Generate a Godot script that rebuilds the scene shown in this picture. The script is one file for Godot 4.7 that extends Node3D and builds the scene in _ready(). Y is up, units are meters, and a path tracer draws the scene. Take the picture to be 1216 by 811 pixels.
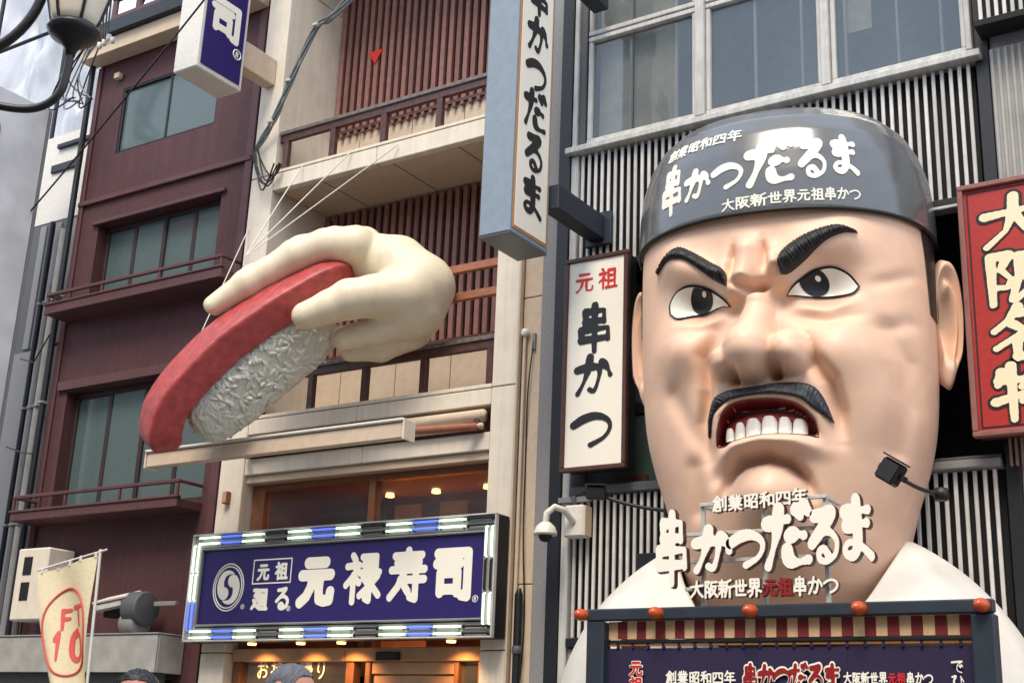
extends Node3D
# A shopping street seen from the pavement: a dark red house, a sushi shop with a giant hand, and a skewer shop with a giant cook's bust.

var M := {}          # materials
var boxes := {}      # shared box meshes
var glyphs := {}     # cached letter shapes
var rng := RandomNumberGenerator.new()

func _ready():
	rng.seed = 7
	setup_light()
	setup_materials()
	setting()
	red_house()
	sushi_shop()
	skewer_shop()
	left_edge()
	blade_signs()
	board_signs()
	neon_sign()
	hand_and_sushi()
	cook_statue()
	noren_and_logo()
	small_things()
	wires()
	people()
	street_lamp()

# ---------------------------------------------------------------- camera, sky, sun
func setup_light():
	var cam := Camera3D.new()
	cam.name = "camera"
	cam.fov = 29.07
	cam.near = 0.1
	cam.far = 400.0
	add_child(cam)
	cam.transform = Transform3D(Basis(Vector3(0.83740, 0.03933, -0.54517), Vector3(0.13152, 0.95360, 0.27082), Vector3(0.53053, -0.29849, 0.79337)), Vector3(0, 1.45, 12.0))
	cam.current = true
	var sky_mat := ProceduralSkyMaterial.new()
	sky_mat.sky_top_color = Color(0.80, 0.86, 0.95)
	sky_mat.sky_horizon_color = Color(0.90, 0.92, 0.95)
	sky_mat.sky_curve = 0.2
	sky_mat.ground_bottom_color = Color(0.30, 0.29, 0.28)
	sky_mat.ground_horizon_color = Color(0.55, 0.55, 0.55)
	sky_mat.sun_angle_max = 0.0
	var sky := Sky.new()
	sky.sky_material = sky_mat
	var env := Environment.new()
	env.background_mode = Environment.BG_SKY
	env.sky = sky
	env.background_energy_multiplier = 0.9
	env.tonemap_mode = Environment.TONE_MAPPER_LINEAR
	env.tonemap_exposure = 2.4
	env.sdfgi_enabled = true
	env.ssao_enabled = true
	env.ssil_enabled = true
	var we := WorldEnvironment.new()
	we.name = "world_environment"
	we.environment = env
	add_child(we)
	var sun := DirectionalLight3D.new()
	sun.name = "sun"
	sun.light_energy = 0.5
	sun.light_angular_distance = 25.0
	sun.light_color = Color(1.0, 0.96, 0.90)
	sun.shadow_enabled = true
	add_child(sun)
	sun.look_at_from_position(Vector3(1.5, 9.0, 6.0), Vector3.ZERO)

# ---------------------------------------------------------------- materials
func noise_tex(freq: float, lo: float, hi: float, sd: int, octaves := 4, normal := false, stretch := 1.0) -> ImageTexture:
	var n := FastNoiseLite.new()
	n.seed = sd
	n.frequency = freq
	n.fractal_octaves = octaves
	var im := n.get_seamless_image(256, 256)
	if stretch != 1.0:
		im.resize(256, int(256 * stretch), Image.INTERPOLATE_CUBIC)
		var out := Image.create(256, 256, false, im.get_format())
		for k in range(0, 1):
			out.blit_rect(im, Rect2i(0, 0, 256, 256), Vector2i(0, 0))
		im = out
	im.convert(Image.FORMAT_RGB8)
	if normal:
		im.bump_map_to_normal_map(hi)
	else:
		for y in 256:
			for x in 256:
				var v := lerpf(lo, hi, im.get_pixel(x, y).r)
				im.set_pixel(x, y, Color(v, v, v))
	im.generate_mipmaps(normal)
	return ImageTexture.create_from_image(im)

func streak_tex(lo: float, hi: float, sd: int) -> ImageTexture:
	var n := FastNoiseLite.new()
	n.seed = sd
	n.frequency = 0.05
	n.fractal_octaves = 4
	var im := Image.create(256, 256, false, Image.FORMAT_RGB8)
	for y in 256:
		for x in 256:
			var a: float = absf(x - 128.0)
			var b: float = absf(y - 128.0)
			var v := 0.5 + 0.45 * n.get_noise_2d(a * 1.6, b * 0.10) + 0.35 * n.get_noise_2d(a * 0.5 + 400.0, b * 0.5) + 0.2 * n.get_noise_2d(a * 5.0, b * 5.0 + 900.0)
			v = lerpf(lo, hi, clampf(v, 0.0, 1.0))
			im.set_pixel(x, y, Color(v, v, v))
	im.generate_mipmaps()
	return ImageTexture.create_from_image(im)

func mat(nm: String, c: Color, rough := 0.7, var_tex := "", scale := 1.0, nrm := "", nrm_amt := 0.3, metallic := 0.0) -> StandardMaterial3D:
	var m := StandardMaterial3D.new()
	m.resource_name = nm
	m.albedo_color = c
	m.roughness = rough
	m.metallic = metallic
	if var_tex != "":
		m.albedo_texture = M["t_" + var_tex]
	if nrm != "":
		m.normal_enabled = true
		m.normal_texture = M["t_" + nrm]
		m.normal_scale = nrm_amt
	if var_tex != "" or nrm != "":
		m.uv1_triplanar = true
		m.uv1_world_triplanar = true
		m.uv1_scale = Vector3(scale, scale, scale)
	M[nm] = m
	return m

func setup_materials():
	M["t_grain"] = noise_tex(0.11, 0.90, 1.0, 1)
	M["t_blotch"] = noise_tex(0.02, 0.84, 1.0, 2, 5)
	M["t_streak"] = streak_tex(0.80, 1.0, 12)
	M["t_pale_streak"] = streak_tex(0.91, 1.0, 14)
	M["t_soft"] = noise_tex(0.03, 0.93, 1.0, 8, 5)
	M["t_strong"] = noise_tex(0.03, 0.66, 1.0, 3, 5)
	M["t_bump"] = noise_tex(0.2, 0.0, 1.0, 4, 4, true)
	M["t_wave"] = noise_tex(0.015, 0.0, 6.0, 5, 2, true)
	mat("red_wall", Color(0.335, 0.185, 0.20), 0.7, "streak", 0.4, "bump", 0.35)
	mat("red_trim", Color(0.38, 0.235, 0.245), 0.6, "streak", 0.7)
	mat("red_dark", Color(0.20, 0.11, 0.12), 0.6, "grain", 1.0)
	mat("cream", Color(0.90, 0.855, 0.785), 0.6, "pale_streak", 0.45, "bump", 0.12)
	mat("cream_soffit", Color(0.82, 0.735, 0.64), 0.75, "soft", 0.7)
	mat("brown_slat", Color(0.60, 0.41, 0.375), 0.55, "blotch", 1.6, "bump", 0.2)
	mat("brown_slat_b", Color(0.54, 0.365, 0.335), 0.55, "blotch", 1.3, "bump", 0.2)
	mat("brown_rail", Color(0.38, 0.23, 0.215), 0.5, "strong", 1.4)
	mat("rail_top", Color(0.52, 0.47, 0.45), 0.45, "strong", 1.4)
	mat("timber", Color(0.66, 0.42, 0.31), 0.6, "blotch", 1.5)
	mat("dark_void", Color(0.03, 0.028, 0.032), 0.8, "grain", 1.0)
	mat("blue_black", Color(0.06, 0.075, 0.105), 0.5, "grain", 0.8)
	mat("slate_frame", Color(0.16, 0.195, 0.24), 0.5, "blotch", 0.8)
	mat("steel_blue", Color(0.53, 0.58, 0.63), 0.4, "soft", 0.8)
	mat("steel_base", Color(0.38, 0.41, 0.44), 0.35, "blotch", 0.9)
	mat("alu", Color(0.82, 0.81, 0.79), 0.4, "streak", 0.6)
	mat("alu_slat", Color(0.90, 0.885, 0.87), 0.45, "streak", 0.8, "", 0.0, 0.0)
	mat("grey_panel", Color(0.55, 0.54, 0.54), 0.6, "grain", 0.8)
	mat("grey_dark", Color(0.33, 0.34, 0.35), 0.6, "grain", 0.8)
	mat("grey_light", Color(0.68, 0.67, 0.65), 0.6, "blotch", 0.5)
	mat("hoarding", Color(0.90, 0.90, 0.91), 0.7, "blotch", 0.2)
	mat("pink_wall", Color(0.62, 0.50, 0.47), 0.7, "blotch", 0.6)
	mat("tarp", Color(0.80, 0.82, 0.86), 0.4, "grain", 0.8)
	mat("skin", Color(0.93, 0.765, 0.655), 0.5, "soft", 0.5)
	mat("hand_skin", Color(0.91, 0.845, 0.73), 0.5, "soft", 0.8)
	mat("nail", Color(0.90, 0.76, 0.62), 0.4, "grain", 0.6)
	mat("cap", Color(0.37, 0.38, 0.395), 0.22, "soft", 0.5)
	M.cap.clearcoat_enabled = true
	M.cap.clearcoat = 0.6
	M.cap.clearcoat_roughness = 0.12
	mat("black", Color(0.06, 0.06, 0.07), 0.5, "grain", 1.0)
	mat("black_gloss", Color(0.02, 0.02, 0.024), 0.55)
	mat("hair", Color(0.10, 0.10, 0.11), 0.5, "strong", 3.0, "bump", 0.6)
	mat("moustache", Color(0.20, 0.22, 0.26), 0.5, "strong", 2.0, "bump", 0.6)
	mat("eye_white", Color(0.92, 0.90, 0.84), 0.15)
	mat("mouth_red", Color(0.43, 0.10, 0.11), 0.35, "blotch", 1.0)
	mat("gum", Color(0.72, 0.25, 0.22), 0.3)
	mat("tooth", Color(0.93, 0.90, 0.85), 0.2)
	mat("shirt", Color(0.90, 0.88, 0.84), 0.55, "blotch", 0.3, "wave", 0.08)
	mat("tuna", Color(0.79, 0.32, 0.31), 0.45, "strong", 0.9, "bump", 0.2)
	mat("tuna_cut", Color(0.86, 0.50, 0.42), 0.5, "strong", 1.6)
	mat("rice", Color(0.86, 0.85, 0.80), 0.55, "grain", 1.2)
	mat("white_paint", Color(0.88, 0.86, 0.82), 0.5, "grain", 0.6)
	mat("lettering_white", Color(0.94, 0.92, 0.86), 0.5)
	mat("sign_face", Color(0.94, 0.91, 0.85), 0.4)
	mat("ink", Color(0.075, 0.075, 0.09), 0.5)
	mat("ink_red", Color(0.80, 0.13, 0.11), 0.5)
	mat("ink_darkred", Color(0.55, 0.05, 0.06), 0.5)
	mat("faded_red", Color(0.80, 0.33, 0.30), 0.7)
	mat("sign_red", Color(0.70, 0.16, 0.13), 0.45, "grain", 0.5)
	mat("cream_letter", Color(0.94, 0.87, 0.73), 0.5)
	mat("brown_frame", Color(0.34, 0.20, 0.17), 0.45, "blotch", 1.0)
	mat("pink_frame", Color(0.60, 0.40, 0.36), 0.45, "blotch", 1.0)
	mat("gold", Color(0.75, 0.52, 0.30), 0.4)
	mat("purple", Color(0.17, 0.12, 0.40), 0.4, "grain", 0.4)
	mat("noren", Color(0.15, 0.105, 0.25), 0.85, "grain", 0.8, "bump", 0.3)
	mat("stripe_red", Color(0.46, 0.12, 0.12), 0.8, "grain", 1.0)
	mat("stripe_cream", Color(0.84, 0.69, 0.52), 0.8, "grain", 1.0)
	mat("orange_knob", Color(0.80, 0.33, 0.15), 0.2, "blotch", 1.5)
	mat("shop_brown", Color(0.55, 0.36, 0.25), 0.5, "blotch", 0.8)
	mat("shop_panel", Color(0.80, 0.62, 0.47), 0.5, "blotch", 0.6)
	mat("shop_inside", Color(0.42, 0.24, 0.15), 0.7, "blotch", 0.5)
	mat("asphalt", Color(0.50, 0.485, 0.46), 0.9, "strong", 0.7)
	mat("pavement", Color(0.54, 0.52, 0.50), 0.9, "blotch", 0.6)
	mat("frosted", Color(0.33, 0.39, 0.39), 0.16, "soft", 1.5)
	mat("teal_panel", Color(0.26, 0.33, 0.32), 0.4, "blotch", 0.6)
	mat("room_wall", Color(0.66, 0.70, 0.73), 0.9, "soft", 0.6)
	mat("curtain", Color(0.84, 0.83, 0.78), 0.9, "blotch", 0.5)
	mat("wire_white", Color(0.82, 0.80, 0.76), 0.6)
	mat("wire_grey", Color(0.45, 0.47, 0.48), 0.5)
	mat("banner", Color(0.88, 0.82, 0.68), 0.85, "grain", 0.9)
	mat("lamp_black", Color(0.10, 0.09, 0.10), 0.4, "grain", 1.0)
	mat("face_skin", Color(0.72, 0.50, 0.42), 0.5)
	mat("grey_hair", Color(0.45, 0.45, 0.48), 0.6, "strong", 12.0)
	mat("dark_hair", Color(0.07, 0.06, 0.06), 0.5, "grain", 8.0)
	mat("cloth_navy", Color(0.18, 0.20, 0.27), 0.85, "grain", 4.0)
	mat("cloth_grey", Color(0.40, 0.40, 0.42), 0.85, "grain", 4.0)
	mat("opposite", Color(0.60, 0.57, 0.53), 0.8, "blotch", 0.4)
	var g := mat("glass", Color(0.50, 0.52, 0.54, 0.10), 0.03)
	g.metallic_specular = 0.3
	g.transparency = BaseMaterial3D.TRANSPARENCY_ALPHA
	var gd := mat("glass_dark", Color(0.30, 0.36, 0.40, 0.30), 0.03)
	gd.transparency = BaseMaterial3D.TRANSPARENCY_ALPHA
	var gl := mat("lamp_glass", Color(0.93, 0.88, 0.80), 0.3)
	gl.backlight_enabled = true
	gl.backlight = Color(0.5, 0.47, 0.42)
	var neon := mat("neon_white", Color(0.90, 0.95, 0.88), 0.3)
	neon.emission_enabled = true
	neon.emission = Color(0.88, 1.0, 0.88)
	neon.emission_energy_multiplier = 0.75
	var nb := mat("neon_blue", Color(0.40, 0.52, 0.85), 0.3)
	nb.emission_enabled = true
	nb.emission = Color(0.30, 0.42, 0.95)
	nb.emission_energy_multiplier = 0.5
	mat("neon_off", Color(0.10, 0.11, 0.14), 0.3)
	var dl := mat("lit_bulb", Color(1.0, 0.85, 0.6), 0.4)
	dl.emission_enabled = true
	dl.emission = Color(1.0, 0.78, 0.45)
	dl.emission_energy_multiplier = 2.0

# ---------------------------------------------------------------- nodes
func org(n: Node) -> Vector3:
	var p := Vector3.ZERO
	while n != self and n != null:
		p += (n as Node3D).position
		n = n.get_parent()
	return p

func tag(o: Node, label: String, category := "", group := "", kind := "") -> Node:
	o.set_meta("label", label)
	if category != "":
		o.set_meta("category", category)
	if group != "":
		o.set_meta("group", group)
	if kind != "":
		o.set_meta("kind", kind)
	return o

func thing(called: String, label: String, category: String, base: Vector3, group := "", turn := 0.0) -> Node3D:
	var o := Node3D.new()
	o.name = called
	add_child(o, true)
	o.position = base
	o.rotation.y = turn
	tag(o, label, category, group)
	return o

func mi(parent: Node, called: String, mesh: Mesh, m: Material, at := Vector3.ZERO, basis := Basis()) -> MeshInstance3D:
	var o := MeshInstance3D.new()
	o.name = called
	o.mesh = mesh
	o.material_override = m
	parent.add_child(o, true)
	o.transform = Transform3D(basis, at)
	return o

# a chamfered box at a world place (parents are never turned when this is used)
func bx(parent: Node, called: String, c: Vector3, s: Vector3, m: Material, bev := 0.008, basis := Basis()) -> MeshInstance3D:
	return mi(parent, called, box_mesh(s, bev), m, c - org(parent), basis)

func span(parent: Node, called: String, a: Vector3, b: Vector3, m: Material, bev := 0.008) -> MeshInstance3D:
	return bx(parent, called, (a + b) * 0.5, (b - a).abs(), m, bev)

func box_mesh(s: Vector3, bev: float) -> ArrayMesh:
	var key := "%.4f %.4f %.4f %.4f" % [s.x, s.y, s.z, bev]
	if boxes.has(key):
		return boxes[key]
	var st := SurfaceTool.new()
	st.begin(Mesh.PRIMITIVE_TRIANGLES)
	st.set_smooth_group(-1)
	add_box(st, Vector3.ZERO, s, bev)
	st.generate_normals()
	var m := st.commit()
	boxes[key] = m
	return m

func tri(st: SurfaceTool, a: Vector3, b: Vector3, c: Vector3, out: Vector3):
	if (b - a).cross(c - a).dot(out) > 0.0:
		st.add_vertex(a); st.add_vertex(c); st.add_vertex(b)
	else:
		st.add_vertex(a); st.add_vertex(b); st.add_vertex(c)

func quad(st: SurfaceTool, a: Vector3, b: Vector3, c: Vector3, d: Vector3, out: Vector3):
	tri(st, a, b, c, out)
	tri(st, a, c, d, out)

func add_box(st: SurfaceTool, c: Vector3, s: Vector3, bev: float, basis := Basis()):
	var h := s * 0.5
	var b: float = min(bev, min(h.x, min(h.y, h.z)) * 0.6)
	var v := func(sx: float, sy: float, sz: float, ax: int) -> Vector3:
		var p := Vector3(sx * (h.x - (0.0 if ax == 0 else b)), sy * (h.y - (0.0 if ax == 1 else b)), sz * (h.z - (0.0 if ax == 2 else b)))
		return c + basis * p
	for sg in [-1.0, 1.0]:
		quad(st, v.call(sg, -1, -1, 0), v.call(sg, 1, -1, 0), v.call(sg, 1, 1, 0), v.call(sg, -1, 1, 0), basis * Vector3(sg, 0, 0))
		quad(st, v.call(-1, sg, -1, 1), v.call(1, sg, -1, 1), v.call(1, sg, 1, 1), v.call(-1, sg, 1, 1), basis * Vector3(0, sg, 0))
		quad(st, v.call(-1, -1, sg, 2), v.call(1, -1, sg, 2), v.call(1, 1, sg, 2), v.call(-1, 1, sg, 2), basis * Vector3(0, 0, sg))
	if b <= 0.0:
		return
	for s1 in [-1.0, 1.0]:
		for s2 in [-1.0, 1.0]:
			quad(st, v.call(s1, s2, -1, 0), v.call(s1, s2, 1, 0), v.call(s1, s2, 1, 1), v.call(s1, s2, -1, 1), basis * Vector3(s1, s2, 0))
			quad(st, v.call(s1, -1, s2, 0), v.call(s1, 1, s2, 0), v.call(s1, 1, s2, 2), v.call(s1, -1, s2, 2), basis * Vector3(s1, 0, s2))
			quad(st, v.call(-1, s1, s2, 1), v.call(1, s1, s2, 1), v.call(1, s1, s2, 2), v.call(-1, s1, s2, 2), basis * Vector3(0, s1, s2))
			for s3 in [-1.0, 1.0]:
				tri(st, v.call(s1, s2, s3, 0), v.call(s1, s2, s3, 1), v.call(s1, s2, s3, 2), basis * Vector3(s1, s2, s3))

# a mesh from vertices and triangles with smooth normals; a closed surface is turned outside out, an open one towards hint
func smooth_mesh(v: PackedVector3Array, idx: PackedInt32Array, hint := Vector3.ZERO, uv := PackedVector2Array()) -> ArrayMesh:
	var cen := Vector3.ZERO
	for p in v:
		cen += p
	cen /= max(1, v.size())
	var vol := 0.0
	var nr := PackedVector3Array()
	nr.resize(v.size())
	for i in range(0, idx.size(), 3):
		var a := v[idx[i]]
		var cr := (v[idx[i + 1]] - a).cross(v[idx[i + 2]] - a)
		vol += cr.dot(a - cen) if hint == Vector3.ZERO else cr.dot(hint)
		nr[idx[i]] += cr
		nr[idx[i + 1]] += cr
		nr[idx[i + 2]] += cr
	var sg := 1.0 if vol > 0.0 else -1.0
	for i in nr.size():
		nr[i] = (nr[i] * sg).normalized() if nr[i].length_squared() > 1e-20 else Vector3.UP
	if vol > 0.0:
		for i in range(0, idx.size(), 3):
			var t := idx[i + 1]
			idx[i + 1] = idx[i + 2]
			idx[i + 2] = t
	var arr := []
	arr.resize(Mesh.ARRAY_MAX)
	arr[Mesh.ARRAY_VERTEX] = v
	arr[Mesh.ARRAY_NORMAL] = nr
	arr[Mesh.ARRAY_INDEX] = idx
	if uv.size() == v.size():
		arr[Mesh.ARRAY_TEX_UV] = uv
	var m := ArrayMesh.new()
	m.add_surface_from_arrays(Mesh.PRIMITIVE_TRIANGLES, arr)
	return m

func grid_index(rows: int, cols: int, wrap: bool) -> PackedInt32Array:
	var idx := PackedInt32Array()
	for j in rows - 1:
		for i in (cols if wrap else cols - 1):
			var i2 := (i + 1) % cols
			var a := j * cols + i
			var b := j * cols + i2
			idx.append_array([a, b, b + cols, a, b + cols, a + cols])
	return idx

# a round bar through points
func tube_mesh(pts: Array, r: float, sides := 8) -> ArrayMesh:
	return taper_tube(pts, [r], sides)

func taper_tube(pts: Array, rs: Array, sides := 8) -> ArrayMesh:
	var v := PackedVector3Array()
	var n := pts.size()
	var up := Vector3(0.13, 0.97, 0.21)
	for i in n:
		var d: Vector3 = (pts[min(i + 1, n - 1)] - pts[max(i - 1, 0)]).normalized()
		var s := d.cross(up)
		if s.length() < 0.1:
			s = d.cross(Vector3.RIGHT)
		s = s.normalized()
		up = s.cross(d).normalized()
		var r: float = rs[min(i, rs.size() - 1)]
		for k in sides:
			var an := TAU * k / sides
			v.append(pts[i] + (s * cos(an) + up * sin(an)) * r)
	var idx := grid_index(n, sides, true)
	v.append(pts[0])
	v.append(pts[n - 1])
	for k in sides:
		idx.append_array([v.size() - 2, (k + 1) % sides, k])
		idx.append_array([v.size() - 1, (n - 1) * sides + k, (n - 1) * sides + (k + 1) % sides])
	return smooth_mesh(v, idx)

# a turned shape: profile points (radius, height) round the y axis
func lathe(prof: Array, sides := 24) -> ArrayMesh:
	var v := PackedVector3Array()
	for p in prof:
		for k in sides:
			var an := TAU * k / sides
			v.append(Vector3(p.x * cos(an), p.y, p.x * sin(an)))
	return smooth_mesh(v, grid_index(prof.size(), sides, true))

# a wall sheet with openings and their reveals
func wall_mesh(x0: float, x1: float, y0: float, y1: float, holes: Array, depth: float) -> ArrayMesh:
	var st := SurfaceTool.new()
	st.begin(Mesh.PRIMITIVE_TRIANGLES)
	st.set_smooth_group(-1)
	var xs := [x0, x1]
	var ys := [y0, y1]
	for h in holes:
		xs.append_array([h[0], h[1]])
		ys.append_array([h[2], h[3]])
	xs.sort()
	ys.sort()
	for i in xs.size() - 1:
		for j in ys.size() - 1:
			var cx: float = (xs[i] + xs[i + 1]) * 0.5
			var cy: float = (ys[j] + ys[j + 1]) * 0.5
			var skip := false
			for h in holes:
				if cx > h[0] and cx < h[1] and cy > h[2] and cy < h[3]:
					skip = true
			if not skip and xs[i + 1] > xs[i] and ys[j + 1] > ys[j]:
				quad(st, Vector3(xs[i], ys[j], 0), Vector3(xs[i + 1], ys[j], 0), Vector3(xs[i + 1], ys[j + 1], 0), Vector3(xs[i], ys[j + 1], 0), Vector3(0, 0, 1))
	for h in holes:
		var a := Vector3(h[0], h[2], 0)
		var b := Vector3(h[1], h[2], 0)
		var c := Vector3(h[1], h[3], 0)
		var d := Vector3(h[0], h[3], 0)
		var k := Vector3(0, 0, -depth)
		quad(st, a, b, b + k, a + k, Vector3.UP)
		quad(st, d, c, c + k, d + k, Vector3.DOWN)
		quad(st, a, d, d + k, a + k, Vector3.RIGHT)
		quad(st, b, c, c + k, b + k, Vector3.LEFT)
	quad(st, Vector3(x0, y0, 0), Vector3(x0, y1, 0), Vector3(x0, y1, -depth), Vector3(x0, y0, -depth), Vector3.LEFT)
	quad(st, Vector3(x1, y0, 0), Vector3(x1, y1, 0), Vector3(x1, y1, -depth), Vector3(x1, y0, -depth), Vector3.RIGHT)
	quad(st, Vector3(x0, y1, 0), Vector3(x1, y1, 0), Vector3(x1, y1, -depth), Vector3(x0, y1, -depth), Vector3.UP)
	quad(st, Vector3(x0, y0, 0), Vector3(x1, y0, 0), Vector3(x1, y0, -depth), Vector3(x0, y0, -depth), Vector3.DOWN)
	st.generate_normals()
	return st.commit()

# ---------------------------------------------------------------- lettering: every character is a set of brush strokes on a 100 x 100 square
const G := {
	"串": "25 88 25 62;25 88 75 88 75 62;25 65 75 65;14 47 14 22;14 47 86 47 86 22;14 25 86 25;50 100 50 -2",
	"か": "6 66 30 70 56 70 66 60 62 34 52 10 40 14;40 96 34 62 22 30 8 6;72 80 86 64 94 46",
	"つ": "4 60 30 74 60 78 86 66 92 46 78 24 46 8",
	"だ": "2 74 26 76 50 81;30 98 25 60 16 30 4 2;54 52 68 55 86 52;48 28 52 12 70 7 96 11;70 96 79 85;88 102 98 91",
	"る": "24 88 48 90 72 93 50 68 16 38 40 56 66 58 86 42 82 18 58 5 38 9 36 22 50 27 63 14",
	"ま": "16 80 50 82 84 83;20 58 50 60 80 61;50 99 52 60 52 26 40 10 22 10 15 20 28 30 52 27 72 18 90 6",
	"元": "24 86 76 86;8 60 92 60;40 60 36 36 24 16 6 4;62 60 60 30 62 10 76 6 92 8 94 24",
	"祖": "22 96 30 86;8 74 40 76 28 56 6 36;26 56 26 2;30 50 42 40;54 88 54 8;54 88 88 88 88 8;54 62 88 62;54 36 88 36;42 6 100 6",
	"創": "34 98 20 78 4 66;34 98 50 82 62 72;22 72 46 72;18 58 50 58 50 40;18 58 16 40 6 6;18 48 50 48;18 40 50 40;22 28 54 28 54 4;22 28 22 4 54 6;72 84 72 30;92 96 92 8 80 10",
	"業": "38 98 38 76;60 98 60 76;20 92 27 78;80 92 72 78;8 74 92 74;30 72 36 60;70 72 64 60;14 58 86 58;20 45 80 45;6 31 94 31;50 58 50 0;46 30 28 12 8 4;54 30 72 12 92 4",
	"昭": "10 86 10 16;10 86 38 86 38 16;10 52 38 52;10 20 38 20;50 90 92 90 90 62 80 60;68 90 62 70 48 56;54 44 54 6;54 44 90 44 90 6;54 10 90 10",
	"和": "46 96 30 90 12 86;4 68 54 68;30 90 30 0;28 66 18 44 4 28;32 62 52 42;62 76 62 14;62 76 94 76 94 14;62 22 94 22",
	"四": "8 84 8 8;8 84 92 84 92 8;36 82 34 56 20 40;62 82 62 50 80 44;8 14 92 14",
	"年": "28 100 20 82 6 64;24 84 88 84;26 58 82 58;26 58 26 34;2 32 98 32;54 84 54 0",
	"大": "6 64 50 68 94 72;50 98 48 66 36 32 6 4;50 64 66 30 94 6",
	"阪": "10 92 10 0;10 92 36 92 24 66 38 46 32 30 18 32;50 88 94 90;52 88 50 50 38 6;54 64 86 64 76 36 42 4;56 56 72 26 98 4",
	"新": "26 98 26 88;6 86 48 86;14 82 18 68;38 82 34 68;2 66 52 66;4 48 50 48;27 66 27 2;26 46 16 28 4 18;30 44 48 28;90 98 60 86;62 86 60 40 48 2;62 58 98 58;82 58 82 0",
	"世": "4 62 96 64;26 90 26 10;26 10 90 10;50 94 50 34;74 94 74 34;50 34 74 34",
	"界": "20 96 20 54;20 96 80 96 80 54;20 76 80 76;20 56 80 56;50 96 50 56;50 54 30 36 4 26;50 54 72 36 96 26;36 34 34 16 18 0;64 34 64 0",
	"名": "44 98 30 74 8 56;38 86 78 86 60 56 10 24;36 66 50 54;40 40 40 2;40 40 84 40 84 2;40 6 84 6",
	"物": "14 88 8 64;10 72 46 72;28 98 28 0;4 34 46 46;60 98 52 74 42 58;54 78 96 78 92 20 84 6 74 10;68 76 58 50 42 32;82 76 70 40 50 12",
	"禄": "22 96 30 86;8 74 40 76 28 56 6 36;26 56 26 2;30 50 42 40;50 92 88 92 88 60;54 76 88 76;44 60 98 60;72 60 72 4 62 8;54 50 62 42;46 14 68 30;94 52 80 40;74 38 98 14",
	"寿": "14 90 86 90;20 76 80 76;6 62 94 62;50 100 40 56 24 28 4 8;30 42 94 42;72 52 72 4 58 8;42 30 52 18",
	"司": "10 90 88 90 88 6 74 8;8 70 68 70;18 52 18 14;18 52 62 52 62 14;18 20 62 20",
	"廻": "10 92 36 92 16 66 34 66 22 30 2 10;10 46 24 24 50 8 98 6;46 90 46 22;46 90 90 90 90 22;46 26 90 26;58 70 58 42;58 70 78 70 78 42;58 44 78 44",
	"お": "8 70 58 74;34 96 34 14 20 10 12 24 30 44 60 50 84 40 84 18 64 8;70 84 90 66",
	"持": "6 76 40 78;24 98 24 6 12 12;4 36 42 50;52 82 92 82;72 98 72 64;44 62 98 62;44 42 98 42;82 56 82 4 70 8;54 30 64 18",
	"ち": "12 78 82 80;46 98 36 60 26 40 50 54 76 50 84 30 70 12 40 6",
	"帰": "8 86 8 40;28 96 26 40 8 4;44 92 90 92 90 66;48 79 90 79;44 66 90 66;38 56 38 42;38 56 98 56 98 42;48 42 48 8;48 42 88 42 88 10;68 54 68 0",
	"り": "30 90 26 50 34 38;70 94 74 50 62 20 42 4",
	"出": "50 98 50 4;24 80 24 52;24 52 76 52 76 80;12 36 12 4;12 4 88 4 88 36",
	"で": "8 80 50 84 88 86 58 66 46 40 54 16 82 6;68 54 76 42;82 60 90 48",
	"ひ": "6 78 34 84 18 50 24 18 50 6 72 26 74 66 70 84 84 60 94 44",
	"1": "28 76 50 94 50 4",
	"0": "50 96 22 76 22 24 50 4 78 24 78 76 50 96",
	"F": "26 96 26 4;26 94 82 94;26 54 70 54",
	"T": "8 94 92 94;50 94 50 4",
	"R": "30 90 30 10;30 90 66 86 66 58 30 52;46 52 72 10",
}
const CURVED := "かつだるまおちりでひ0"

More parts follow.
